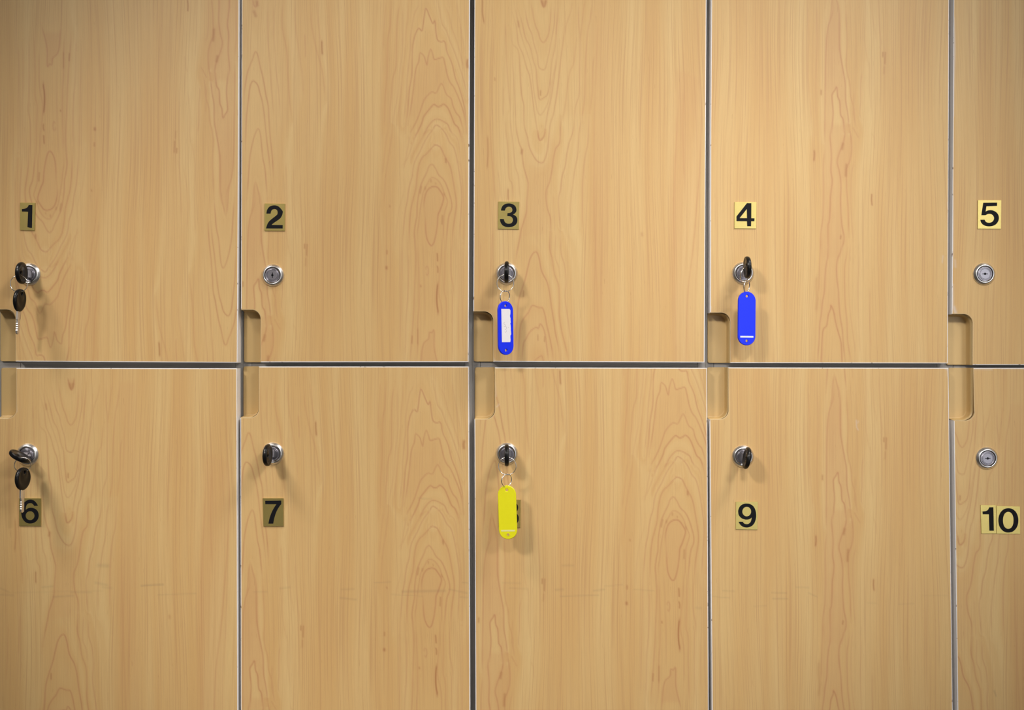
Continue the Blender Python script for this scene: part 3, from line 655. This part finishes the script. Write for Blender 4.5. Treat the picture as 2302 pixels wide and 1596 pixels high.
def revolve(prof, n=64):
    V, F = [], []
    for (r, y) in prof:
        for i in range(n):
            a = 2*PI*i/n; V.append((r*math.cos(a), y, r*math.sin(a)))
    for k in range(len(prof)-1):
        for i in range(n):
            j = (i+1) % n; F.append((k*n+i, k*n+j, (k+1)*n+j, (k+1)*n+i))
    return V, F
def build_lock(px, py, ang, parent, hue=0):
    mm = 0.001
    # collar: flange, sloped shoulder, raised inner rim
    prof = [(12.6,0.0),(12.6,-0.7),(12.2,-1.3),(11.6,-1.9),(10.6,-3.1),(10.1,-3.5),(9.6,-3.6),(9.1,-3.5),(8.9,-3.1),(8.8,-1.2),(8.8,0.5)]
    V, F = revolve([(r*mm, y*mm) for r, y in prof]); c = mesh_obj('lock_collar', V, F, M['satin'], parent, smooth=True, loc=(X(px), 0, Z(py))); fix_normals(c)
    # cylinder face with two turned grooves and a keyway
    prof = [(8.2,0.3),(8.2,-2.6),(7.9,-2.9),(7.2,-2.95),(6.9,-2.75),(6.6,-2.95),(6.3,-2.95),(6.0,-2.6),(5.7,-2.6),(5.4,-2.9),(2.0,-2.9)]
    n = 128; V, F = revolve([(r*mm, y*mm) for r, y in prof], n)
    b0 = len(V); base = (len(prof)-1)*n
    # keyway outline: round centre with two rectangular wings
    for i in range(n):
        a = 2*PI*i/n; wa = min(abs(a-PI/2), abs(a-3*PI/2)); hw = 0.42
        r = 3.1/math.cos(wa) if wa <= math.asin(hw/3.1) else (hw/math.sin(wa) if wa < math.asin(hw/1.3) else 1.3)
        V.append((r*math.cos(a)*mm, -2.9*mm, r*math.sin(a)*mm))
    # face between r=5.4 ring and keyway: rebuild last ring band
    V2 = [];
    ring54 = (len(prof)-2)*n
    F = [f for f in F if not (f[0] >= ring54 and f[2] >= base)]
    fm = [1 if i < n else 0 for i in range(len(F))]
    for i in range(n):
        j = (i+1) % n; F.append((ring54+i, ring54+j, b0+j, b0+i)); fm.append(0)
    b1 = len(V)
    for i in range(n):
        x, y, z = V[b0+i]; V.append((x*0.97, -1.2*mm, z*0.97))
    for i in range(n):
        j = (i+1) % n; F.append((b0+i, b0+j, b1+j, b1+i)); fm.append(1)
    F.append(tuple(b1+i for i in range(n))); fm.append(1)
    o = mesh_obj('lock_cylinder', V, F, [M['face'], M['dark']], parent, fm, smooth=False, loc=(X(px), 0, Z(py)))
    o.rotation_euler = (0, ang, 0); fix_normals(o)
    # brass-silver pins seen in the keyway
    V, F = revolve([(0.05*mm, -2.3*mm), (0.5*mm, -2.1*mm), (0.7*mm, -1.6*mm), (0.7*mm, -1.0*mm)], 16)
    p = mesh_obj('lock_pin', V, F, M['chrome'], o, smooth=True, loc=(0.4*mm, 0, 0.5*mm)); fix_normals(p)
    return c, o

# ------------------------------------------------------------------ outlines with holes, extruded
def path(cmds, n=10):
    out = []; cur = None
    for c in cmds:
        if c[0] in 'ML': out.append((c[1], c[2])); cur = (c[1], c[2])
        else:
            _, x1, y1, x2, y2, x3, y3 = c
            for k in range(1, n+1):
                t = k/n; s_ = 1-t
                out.append((s_**3*cur[0]+3*s_*s_*t*x1+3*s_*t*t*x2+t**3*x3, s_**3*cur[1]+3*s_*s_*t*y1+3*s_*t*t*y2+t**3*y3))
            cur = (x3, y3)
    return out
def ell(cx, cy, rx, ry, n=40, p=1.0):
    o = []
    for i in range(n):
        a = 2*PI*i/n; c, s_ = math.cos(a), math.sin(a)
        o.append((cx+rx*math.copysign(abs(c)**p, c), cy+ry*math.copysign(abs(s_)**p, s_)))
    return o
def extrude(loops, y0, y1, bev=0.0):
    """loops: list of [(x, z)], first is outer. Front at y0 (towards camera), back at y1. Returns V, F."""
    V, F = [], []; flat = []; offs = []
    for lp in loops: offs.append(len(flat)); flat += lp
    tri = tessellate_polygon([[Vector((x, z, 0)) for x, z in lp] for lp in loops])
    if bev:
        fl2 = []
        for li, lp in enumerate(loops):
            P = np.array(lp); ar = 0.5*np.sum(P[:, 0]*np.roll(P[:, 1], -1)-np.roll(P[:, 0], -1)*P[:, 1])
            t = np.roll(P, -1, 0)-np.roll(P, 1, 0); nn = np.column_stack([-t[:, 1], t[:, 0]])/np.maximum(np.hypot(t[:, 0], t[:, 1]), 1e-12)[:, None]
            s_ = 1 if ar > 0 else -1
            if li: s_ = -s_
            fl2 += [tuple(q) for q in P+nn*s_*bev]
    else: fl2 = flat
    n = len(flat)
    layers = [(fl2, y0), (flat, y0+bev), (flat, y1-bev), (fl2, y1)] if bev else [(flat, y0), (flat, y1)]
    for pl, y in layers: V += [(x, y, z) for x, z in pl]
    for t in tri: F.append(tuple(t)); F.append(tuple(len(layers)*n-n+i for i in reversed(t)))
    for k in range(len(layers)-1):
        for o0, lp in zip(offs, loops):
            m = len(lp)
            for i in range(m):
                a, b = o0+i, o0+(i+1) % m; F.append((k*n+a, k*n+b, (k+1)*n+b, (k+1)*n+a))
    return V, F

PLATES = { # origin x, y, zoom, plate quad, digit outline, holes
 1: [(40,450,22.8,[(135,125),(905,140),(880,1560),(125,1535)],[('M',580,255),('L',770,255),('L',745,1420),('C',660,1440,600,1400,515,1390),('L',550,600),('L',235,590),('L',235,460),('C',400,450,520,420,580,255)],[])],
 2: [(590,452,22.8,[(125,125),(1165,140),(1155,1535),(115,1530)],[('M',215,650),('C',215,380,370,225,630,225),('C',800,225,950,350,1060,550),('C',1040,700,980,830,920,890),('C',800,1000,620,1090,500,1200),('L',480,1225),('L',1050,1235),('L',1045,1410),('L',195,1410),('C',240,1200,300,1080,420,980),('C',560,850,700,780,760,700),('C',800,640,790,560,770,500),('C',740,440,690,410,620,415),('C',520,420,440,470,430,650)],[])],
 3: [(1115,450,22.8,[(120,75),(1200,85),(1170,1500),(100,1480)],[('M',255,540),('C',270,320,400,175,640,170),('C',880,165,1055,300,1050,510),('C',1045,620,980,690,875,740),('C',1010,790,1100,880,1100,1030),('C',1095,1260,900,1390,640,1390),('C',380,1385,210,1240,205,970),('L',405,970),('C',420,1120,500,1215,650,1215),('C',780,1215,865,1140,865,1020),('C',865,880,770,820,580,820),('L',590,665),('C',760,670,840,610,840,500),('C',835,400,770,340,660,340),('C',540,345,480,410,455,540)],[])],
 4: [(1647,450,22.8,[(90,95),(1215,95),(1200,1460),(80,1450)],[('M',720,160),('L',950,160),('L',945,930),('L',1110,935),('L',1105,1085),('L',940,1085),('L',935,1340),('L',735,1340),('L',725,1085),('L',185,1080),('L',185,840)],[[(715,460),(725,925),(350,925)]])],
 5: [(2193,446,22.17,[(100,90),(1265,95),(1250,1520),(90,1515)],[('M',365,225),('L',1055,215),('L',1055,380),('L',525,400),('L',485,660),('C',620,570,800,570,950,650),('C',1100,740,1150,870,1145,990),('C',1130,1240,940,1400,660,1400),('C',420,1400,240,1280,220,1070),('L',435,1065),('C',460,1170,550,1220,660,1220),('C',820,1210,900,1110,905,990),('C',900,860,800,780,680,775),('C',590,775,530,810,490,840),('L',270,845)],[])],
 6: [(0,980,7.254,[(315,1012),(675,1015),(672,1465),(318,1462)],[('M',625,1135),('C',600,1080,560,1035,500,1035),('C',420,1040,350,1110,352,1240),('C',355,1350,410,1425,495,1425),('C',580,1425,638,1370,638,1290),('C',635,1210,580,1170,510,1168),('C',470,1170,440,1185,425,1205),('C',425,1130,450,1092,500,1092),('C',530,1092,550,1110,562,1137)],[ell(497,1297,72,73)])],
 7: [(587,1116,22.8,[(90,85),(1150,85),(1160,1520),(125,1525)],[('M',220,215),('L',1040,205),('L',1045,380),('C',860,580,700,900,630,1385),('L',385,1385),('C',440,1000,600,640,800,390),('L',225,390)],[])],
 8: [(1080,980,6.386,[(262,910),(578,912),(574,1312),(262,1308)],[('M',415,935),('C',500,935,542,975,542,1025),('C',542,1065,520,1090,495,1098),('C',535,1110,552,1150,550,1188),('C',548,1250,500,1285,415,1285),('C',330,1285,285,1245,285,1185),('C',285,1150,300,1115,338,1098),('C',310,1085,292,1060,292,1025),('C',292,970,340,935,415,935)],[ell(417,1027,55,40),ell(417,1190,62,48)])],
 9: [(1650,1124,22.8,[(90,80),(1220,80),(1195,1515),(80,1495)],[('M',225,1105),('L',445,1105),('C',480,1190,540,1230,650,1230),('C',800,1225,890,1100,895,890),('C',840,960,740,1000,630,1000),('C',380,990,205,830,205,590),('C',210,350,380,170,640,170),('C',960,170,1130,420,1130,790),('C',1120,1180,930,1400,640,1400),('C',430,1395,300,1290,225,1105)],[ell(645,585,225,245)])],
 10: [(2200,1128,21.0,[(75,145),(800,150),(815,1490),(110,1490)],[('M',480,255),('L',680,250),('L',700,1360),('L',490,1360),('L',465,585),('L',175,580),('L',165,450),('C',330,440,430,430,480,255)],[]),
      (2200,1128,21.0,[(818,190),(1935,215),(1945,1510),(828,1500)],None,[])],
}
def build_plate(spec, parent, label, tilt=(0, 0)):
    ox, oy, zz, quad, cmds, holes = spec
    T = lambda p: (X(ox+p[0]/zz), Z(oy+p[1]/zz))
    q = [T(p) for p in quad][::-1]; th = 0.0010
    cx = sum(p[0] for p in q)/4; cz = sum(p[1] for p in q)/4
    loc = lambda lp: [(x-cx, z-cz) for x, z in lp]
    V, F = extrude([loc(q)], -th, -0.00003, 0.00012); fm = [0]*len(F)
    if cmds is None: loops = [ell(1385, 870, 470, 575, 64, 0.94), ell(1380, 870, 250, 402, 64, 0.94)]
    else:
        p = path(cmds)
        if math.dist(p[0], p[-1]) < 2: p = p[:-1]
        loops = [p]+holes
    V2, F2 = extrude([loc([T(p) for p in lp]) for lp in loops], -th-0.00008, -th+0.00005)
    b = len(V); V += V2; F += [tuple(b+i for i in f) for f in F2]; fm += [1]*len(F2)
    o = mesh_obj('number_plate', V, F, [M['gold'], M['digit']], parent, fm, loc=(cx, 0, cz)); fix_normals(o); o['label'] = label
    return o

# ------------------------------------------------------------------ lockers
LOCKS = {1:(66.5,616.7,0.0), 2:(613.5,619,0.0), 3:(1139,615,0), 4:(1670.5,614,0), 5:(2212,616,PI/2), 6:(62.5,1022,1.05), 7:(613.5,1019.5,0), 8:(1139.5,1020,0), 9:(1670,1026,-0.16), 10:(2218,1030,PI/2)}
LABELS = {
 1: 'upper maple laminate locker numbered 1, black key and second key hanging at its lock',
 2: 'upper maple laminate locker numbered 2, its round lock empty',
 3: 'upper maple laminate locker numbered 3 with a blue tag with white paper on its key',
 4: 'upper maple laminate locker numbered 4 with a plain blue tag on its key',
 5: 'upper maple laminate locker numbered 5 at the right edge, empty lock, chipped left edge',
 6: 'lower maple laminate locker numbered 6, key turned sideways with second key hanging',
 7: 'lower maple laminate locker numbered 7, single black key in its lock without ring',
 8: 'lower maple laminate locker whose number 8 is half hidden by a yellow key tag',
 9: 'lower maple laminate locker numbered 9, single tilted black key, no tag',
 10: 'lower maple laminate locker numbered 10 at the right edge, its lock empty',
}
# vertical gap centres and horizontal gap
GX = [-46, 539.5, 1060.5, 1592.5, 2138, 2683]
def build_locker(k):
    c = (k-1) % 5; up = DOORS[k]['up']
    x0, x1 = X(GX[c]), X(GX[c+1])
    z0, z1 = (ZGAP, Z(TOPY)+0.004) if up else (0.0, ZGAP)
    r = empty('locker', LABELS[k], 'locker', ((x0+x1)/2, 0, z0), group='numbered wooden lockers')
    off = Vector(r.location)
    parts = []
    e = 0.0001; y0, y1 = THK+0.0008, 0.46; t = 0.009
    bx = [(x0+e, x0+t, y0, y1, z0+e, z1), (x1-t, x1-e, y0, y1, z0+e, z1), (x0+t, x1-t, y1-0.006, y1, z0+e, z1),
          (x0+t+0.0004, x1-t-0.0004, y0, y1-0.006, z1-0.012, z1-e), (x0+t+0.0004, x1-t-0.0004, y0, y1-0.006, z0+e, z0+0.012)]
    if k in (1, 6): bx[0] = (x0+e, X(45.5/0.9866+CX*(1-1/0.9866)), y0, y1, z0+e, z1); bx[3] = (bx[0][1]+0.0004,)+bx[3][1:]; bx[4] = (bx[0][1]+0.0004,)+bx[4][1:]
    if not up: bx.append((x0+t, x1-t, y0+0.03, y0+0.045, 0.012, 0.19))
    V, F = boxes(bx); parts.append(mesh_obj('locker_body', V, F, M['body'], r))
    d = build_door(k, r); parts.append(d)
    build_pull(k, d)
    px, py, a = LOCKS[k]; build_lock(px, py, a, d)
    for i, sp in enumerate(PLATES[k]):
        dg = str(k) if k < 10 else '10'[i]
        build_plate(sp, d, 'gold plate with black digit '+dg)
    for p in parts: p.location = -off
    return r
for k in range(1, 11): build_locker(k)

# ------------------------------------------------------------------ keys, rings, tags
mm = 0.001
def make_bow(parent):
    # local: y = away from the blade, z = width, x = thickness; hole near the far end
    n = 56; a_len, b_wid, th = 12.6*mm, 12.3*mm, 2.35*mm; cy = 12.6*mm; hy, hr = 20.2*mm, 1.9*mm
    V, F = [], []; out = []
    for i in range(n):
        a = 2*PI*i/n; dx, dz = math.cos(a), math.sin(a)
        A = (dx/a_len)**2+(dz/b_wid)**2; B = 2*((hy-cy)*dx)/a_len**2; C_ = ((hy-cy)/a_len)**2-1
        out.append((-B+math.sqrt(B*B-4*A*C_))/(2*A))
    prof = [(0, .72), (.0, .95), (.10, 1.0), (.28, 1.0), (.34, .86), (.66, .86), (.72, 1.0), (.84, .98), (.92, .82), (.975, .5), (1.0, 0.0)]
    full = [(t, h) for t, h in prof]+[(t, -h) for t, h in reversed(prof[:-1])]
    for t, h in full:
        for i in range(n):
            a = 2*PI*i/n; r = hr+(out[i]-hr)*t
            V.append((h*th, hy+r*math.cos(a), r*math.sin(a)))
    m = len(full)
    for k in range(m):
        k2 = (k+1) % m
        for i in range(n):
            j = (i+1) % n; F.append((k*n+i, k*n+j, k2*n+j, k2*n+i))
    o = mesh_obj('key_bow', V, F, M['black'], parent, smooth=True); fix_normals(o); return o
def make_blade(parent):
    # flat steel blade along -y with cuts on one edge
    pts = [(1.5, -3.8), (1.5, 3.8), (-8.5, 3.8), (-8.8, 2.6), (-11, 2.6), (-12, 2.1), (-13, 2.6), (-14.2, 1.9), (-15.4, 2.5), (-16.8, 1.7), (-18, 2.4), (-19.3, 2.0), (-20.5, 2.5), (-23.2, 2.1), (-24.5, 0.0), (-23.4, -2.5), (-8.8, -2.5), (-8.5, -3.8)]
    lp = [(y*mm, z*mm) for y, z in pts]
    V, F = extrude([lp], -1.0*mm, 1.0*mm, 0.15*mm)
    V = [(b, a, c) for a, b, c in V]
    V2, F2 = boxes([(-1.15*mm, -0.9*mm, -8.0*mm, -0.5*mm, -1.2*mm, 1.2*mm), (0.9*mm, 1.15*mm, -8.0*mm, -0.5*mm, -1.2*mm, 1.2*mm), (-1.1*mm, -0.9*mm, -23*mm, -9*mm, -1.4*mm, -0.6*mm), (0.9*mm, 1.1*mm, -23*mm, -9*mm, -1.4*mm, -0.6*mm)])
    b = len(V); V += V2; F += [tuple(b+i for i in f) for f in F2]
    o = mesh_obj('key_blade', V, F, M['steel'], parent); fix_normals(o); return o
def make_key(label, loc, rot_matrix, group=None):
    r = empty('key', label, 'key', (0, 0, 0), group=group)
    make_bow(r); make_blade(r)
    r.matrix_world = Matrix.Translation(loc) @ rot_matrix.to_4x4(); return r
def copy_key(src, label, loc, rot_matrix):
    r = src.copy(); COL.objects.link(r); r['label'] = label
    for ch in src.children:
        c = ch.copy(); COL.objects.link(c); c.parent = r
    r.matrix_world = Matrix.Translation(loc) @ rot_matrix.to_4x4(); return r
def Rz(a): return Matrix.Rotation(a, 3, 'Z')
def Rx(a): return Matrix.Rotation(a, 3, 'X')
def Ry(a): return Matrix.Rotation(a, 3, 'Y')
INS = Rz(PI)         # key axis towards the camera
HANG = Rx(PI/2)      # bow up, blade down
EXPO = 7.0*mm        # door plane to bow base
def lockpt(k, d=EXPO, dx=0, dz=0): px, py, _ = LOCKS[k]; return Vector((X(px)+dx, -d, Z(py)+dz))
GK = 'black headed locker keys'
def inserted(k, roll=0, yaw=0, pitch=0, d=EXPO, dz=0, dx=0): return lockpt(k, d, dx, dz), Rz(yaw) @ Rx(pitch) @ Ry(roll) @ INS
K = {}
p, m = inserted(1, 0.0, -0.0); K[1] = make_key('black headed key in the lock of locker 1, a wire ring through it', p, m, GK)
for k, roll, yaw, pitch, d, dz, dx, lab in (
    (3, 0.02, 0.0, 0.0, EXPO, 0, 0, 'upright black headed key in the lock of locker 3, above the paper labelled blue tag'),
    (4, -0.03, 0.0, -0.30, 0.009, 0.001, 0, 'black headed key tilted upward in the lock of locker 4, above the plain blue tag'),
    (6, -1.03, 0.0, 0.0, EXPO, 0, 0, 'black headed key turned nearly sideways in the lock of locker 6'),
    (7, 0.03, -0.10, 0.0, EXPO, 0, 0, 'black headed key alone in the lock of locker 7'),
    (8, 0.0, 0.0, 0.0, EXPO, 0, 0, 'upright black headed key in the lock of locker 8, above the yellow tag'),
    (9, 0.16, 0.0, 0.0, EXPO, 0, 0, 'black headed key leaning slightly in the lock of locker 9, without ring')):
    p, m = inserted(k, roll, yaw, pitch, d, dz, dx); K[k] = copy_key(K[1], lab, p, m)
# spare keys hanging from rings: origin placed so that the hole sits at the ring
def hang_key(label, hx, hy, dep, yaw, lean):
    m = Ry(lean) @ Rz(yaw) @ HANG
    hole = Vector((X(hx, dep), -dep, Z(hy, dep))); return copy_key(K[1], label, hole-m @ Vector((0, 20.2*mm, 0)), m)
hang_key('spare key hanging by its black head below the lock of locker 1', 45.0, 660.0, 0.029, math.radians(-2), math.radians(4))
hang_key('spare key hanging over the number plate 6, below the lock of locker 6', 51.5, 1061.0, 0.029, math.radians(-11), math.radians(1.5))

def ring_mesh(name, rad, wire, parent=None, turns=2, oval=1.0):
    n = 72; k = 8; V, F = [], []; tot = n*turns
    for i in range(tot+1):
        a = 2*PI*i/n; off = (i/tot-0.5)*wire*1.9*(1 if turns > 1 else 0)
        c = Vector((rad*math.sin(a), off, rad*oval*math.cos(a)))
        er = Vector((math.sin(a), 0, math.cos(a)))
        for j in range(k):
            b = 2*PI*j/k; V.append(tuple(c+er*math.cos(b)*wire+Vector((0, 1, 0))*math.sin(b)*wire))
    for i in range(tot):
        for j in range(k):
            F.append((i*k+j, i*k+(j+1) % k, (i+1)*k+(j+1) % k, (i+1)*k+j))
    F.append(tuple(range(k))); F.append(tuple(tot*k+j for j in range(k)))
    o = mesh_obj(name, V, F, M['wire'], parent, smooth=True); fix_normals(o); return o
def ring(label, px, py, dep, rad_px, rot, oval=1.0, wire=0.42):
    o = ring_mesh('key_ring', rad_px*PX*(1-dep/D), wire*mm, oval=oval)
    o.location = (X(px, dep), -dep, Z(py, dep)); o.rotation_euler = rot
    tag(o, label, 'key ring', 'wire key rings'); return o
ring('wire ring joining the inserted and the hanging key at locker 1', 42.6, 638, 0.0272, 18.5, (0.0, 0, 0.15))
ring('wire ring joining the sideways and the hanging key at locker 6', 51, 1045, 0.0272, 17, (0.15, 0, 0.45))
ring('wire ring on the key of locker 3 above the blue tag', 1136, 636.5, 0.0272, 19, (0.0, 0, 0.05))
ring('wire ring on the key of locker 8 above the yellow tag', 1140.5, 1047.5, 0.0272, 19.8, (0.0, 0, -0.05))
ring('wire ring hanging steeply from the key of locker 4', 1675, 617, 0.024, 17.5, (0.25, 0, 0.8), 1.0)

def stadium(w_, h_, n=20, sx=0, sz=0):
    r = w_/2; o = []
    for i in range(n+1): a = PI*i/n; o.append((r*math.cos(a)+sx, h_/2-r+r*math.sin(a)*1.0+sz))
    for i in range(n+1): a = PI+PI*i/n; o.append((r*math.cos(a)+sx, -h_/2+r+r*math.sin(a)+sz))
    return o
def make_tag(label, px, py, dep, yaw, lean, mat, ringspec, paper):
    """origin at the tag's middle"""
    w_, h_, th = 20.2*mm, 59*mm, 2.6*mm
    r = empty('key_tag', label, 'key tag', (X(px, dep), -dep, Z(py, dep)), (0, lean, yaw), 'plastic key tags')
    V, F = extrude([stadium(w_, h_), ell(0, h_/2-5*mm, 1.5*mm, 1.5*mm, 20), ell(0, -h_/2+5*mm, 1.6*mm, 1.6*mm, 20)], -th/2, th/2, 0.45*mm)
    b = mesh_obj('tag_body', V, F, mat, r); fix_normals(b)
    if paper:
        # paper window with a torn right edge
        rr = random.Random(4); zs = np.linspace(21*mm, -15.5*mm, 26)
        lp = [(-6.2*mm, 21*mm), (-6.0*mm, -15.5*mm)]+[(5.9*mm+rr.uniform(-.5, .25)*mm*(1 if i % 5 else 2)+(0.5*mm if 5 < i < 14 else 0), z) for i, z in enumerate(zs[::-1])]
        V, F = extrude([lp], -th/2-0.12*mm, -th/2+0.05*mm)
        p = mesh_obj('paper_label', V, F, M['paper'], r); fix_normals(p)
        # scribbled pen marks
        V, F = [], []
        for st in ([(-2.2,6.5),(-3.2,5.4),(-2.6,4.4),(-1.2,3.6),(-.9,2.4),(-2.0,1.8),(-3.1,2.4)],[(-.9,2.2),(.2,1.0),(.6,-.4),(-.4,-1.4),(-1.8,-1.2)],[(.5,-2.6),(-.4,-4.2),(-1.6,-5.0)],[(2.6,.8),(3.2,.2)]):
            P = catmull(st, 5)*mm
            for a_, b_ in zip(P[:-1], P[1:]):
                d = b_-a_; L_ = math.hypot(*d) or 1e-9; nn = np.array([-d[1], d[0]])/L_*0.16*mm; c = len(V)
                for y in (-th/2-0.16*mm, -th/2-0.11*mm):
                    for q in (a_-nn, b_-nn, b_+nn, a_+nn): V.append((q[0], y, q[1]))
                F += [tuple(c+i for i in f) for f in ((0,1,2,3),(7,6,5,4),(0,4,5,1),(1,5,6,2),(2,6,7,3),(3,7,4,0))]
        q = mesh_obj('handwriting', V, F, M['ink'], p); fix_normals(q)
    else:
        V, F = boxes([(-7.6*mm, 7.6*mm, -th/2-0.1*mm, -th/2+0.1*mm, -h_/2+8.6*mm, -h_/2+10.4*mm)])
        mesh_obj('label_slot', V, F, M['slotgrey'] if mat is M['blue'] else M['slotyel'], r)
        V, F = extrude([ell(0, -h_/2+5*mm, 2.1*mm, 2.1*mm, 24), ell(0, -h_/2+5*mm, 1.55*mm, 1.55*mm, 24)], -th/2-0.12*mm, -th/2+0.1*mm)
        q = mesh_obj('hole_rim', V, F, mat, r); fix_normals(q)
    rad, oval, rz, dz = ringspec
    g = ring_mesh('split_ring', rad*PX, 0.45*mm, r, 2, oval); g.location = (0, 0.3*mm, h_/2-5*mm+dz*PX); g.rotation_euler = (0.12, 0, rz)
    return r
make_tag('blue key tag with torn white paper label, hanging from locker 3', 1136.3, 737.5, 0.0275, math.radians(36), math.radians(-1.0), M['blue'], (13.6, 1.0, 0.1, 20), True)
make_tag('plain blue key tag hanging from the upward key of locker 4', 1678.3, 716, 0.0275, math.radians(10), math.radians(0.5), M['blue'], (13.5, 1.0, 0.75, 22), False)
make_tag('yellow key tag hanging over the number plate of locker 8', 1141, 1151.5, 0.0275, math.radians(-8), math.radians(-1.8), M['yellow'], (14, 1.0, 0.85, 21), False)

# ------------------------------------------------------------------ the room
R_ = ROOM; t = 0.1
def struct(name, b, m):
    V, F = boxes([b]); o = mesh_obj(name, V, F, m); o['kind'] = 'structure'; return o
struct('floor', (R_['x0']-t, R_['x1']+t, R_['y0']-t, R_['y1']+t, -t, 0), M['floor'])
struct('ceiling', (R_['x0']-t, R_['x1']+t, R_['y0']-t, R_['y1']+t, R_['h'], R_['h']+t), M['ceil'])
struct('wall_back', (R_['x0']-t, R_['x1']+t, R_['y1'], R_['y1']+t, 0, R_['h']), M['wallpaint'])
struct('wall_front', (R_['x0']-t, R_['x1']+t, R_['y0']-t, R_['y0'], 0, R_['h']), M['wallpaint'])
struct('wall_left', (R_['x0']-t, R_['x0'], R_['y0'], R_['y1'], 0, R_['h']), M['wallpaint'])
struct('wall_right', (R_['x1'], R_['x1']+t, R_['y0'], R_['y1'], 0, R_['h']), M['wallpaint'])
for (lx, ly, sx, sy, st) in LAMPS:
    h = R_['h']; fr = 0.02
    e = empty('ceiling_light', 'flat white ceiling light panel above the lockers', 'ceiling light', (lx, ly, h), group='ceiling light panels')
    V, F = boxes([(-sx/2-fr, sx/2+fr, -sy/2-fr, -sy/2, -0.03, 0), (-sx/2-fr, sx/2+fr, sy/2, sy/2+fr, -0.03, 0), (-sx/2-fr, -sx/2, -sy/2, sy/2, -0.03, 0), (sx/2, sx/2+fr, -sy/2, sy/2, -0.03, 0)])
    mesh_obj('frame', V, F, M['frame'], e)
    V, F = boxes([(-sx/2, sx/2, -sy/2, sy/2, -0.022, -0.002)])
    mesh_obj('diffuser', V, F, emit_mat('glowing diffuser', (1.0, 0.97, 0.93), st), e)

for (sp, sa, sw, sc, sb, scol, srad) in FALLOFF_SPOTS:  # housings for the added spotlights that shape the falloff, out of view
    e = empty('added_spotlight', 'added unseen spotlight shaping the brightness falloff on the lockers', 'spotlight', (sp[0], sp[1], R_['h']), group='added falloff spotlights')
    q = (Vector(sa)-Vector(sp)).to_track_quat('-Z', 'Y')
    V, F = revolve([(0.0, 0.0), (0.045, 0.0), (0.045, 0.02), (0.0, 0.02)], 32)
    b = mesh_obj('mount', [(x, z, -y) for x, y, z in V], F, M['frame'], e); fix_normals(b)
    r0 = srad+0.015; V, F = revolve([(r0+0.01, -0.02), (r0, -0.02), (r0-0.005, 0.05), (0.05, 0.07), (0.0, 0.07), (0.0, 0.08), (0.06, 0.08), (r0, 0.06), (r0+0.01, -0.02)], 40)
    c = mesh_obj('shade', [(x, z, y) for x, y, z in V], F, M['frame'], e, smooth=True); fix_normals(c)
    c.location = (0, 0, sp[2]-R_['h']); c.rotation_mode = 'QUATERNION'; c.rotation_quaternion = q

# daylight window in the wall behind the camera, to the right
x0, x1, z0, z1, ws = WINDOW; y = R_['y0']
V, F = boxes([(x0, x1, y+0.002, y+0.008, z0, z1)])
pane = mesh_obj('window_1', V, F, emit_mat('frosted daylight pane', (0.95, 0.98, 1.0), ws)); pane['kind'] = 'structure'
f = 0.05
V, F = boxes([(x0-f, x1+f, y+0.001, y+0.03, z0-f, z0), (x0-f, x1+f, y+0.001, y+0.03, z1, z1+f), (x0-f, x0, y+0.001, y+0.03, z0, z1), (x1, x1+f, y+0.001, y+0.03, z0, z1), ((x0+x1)/2-0.02, (x0+x1)/2+0.02, y+0.009, y+0.03, z0, z1)])
mesh_obj('window_frame', V, F, M['frame'], pane)
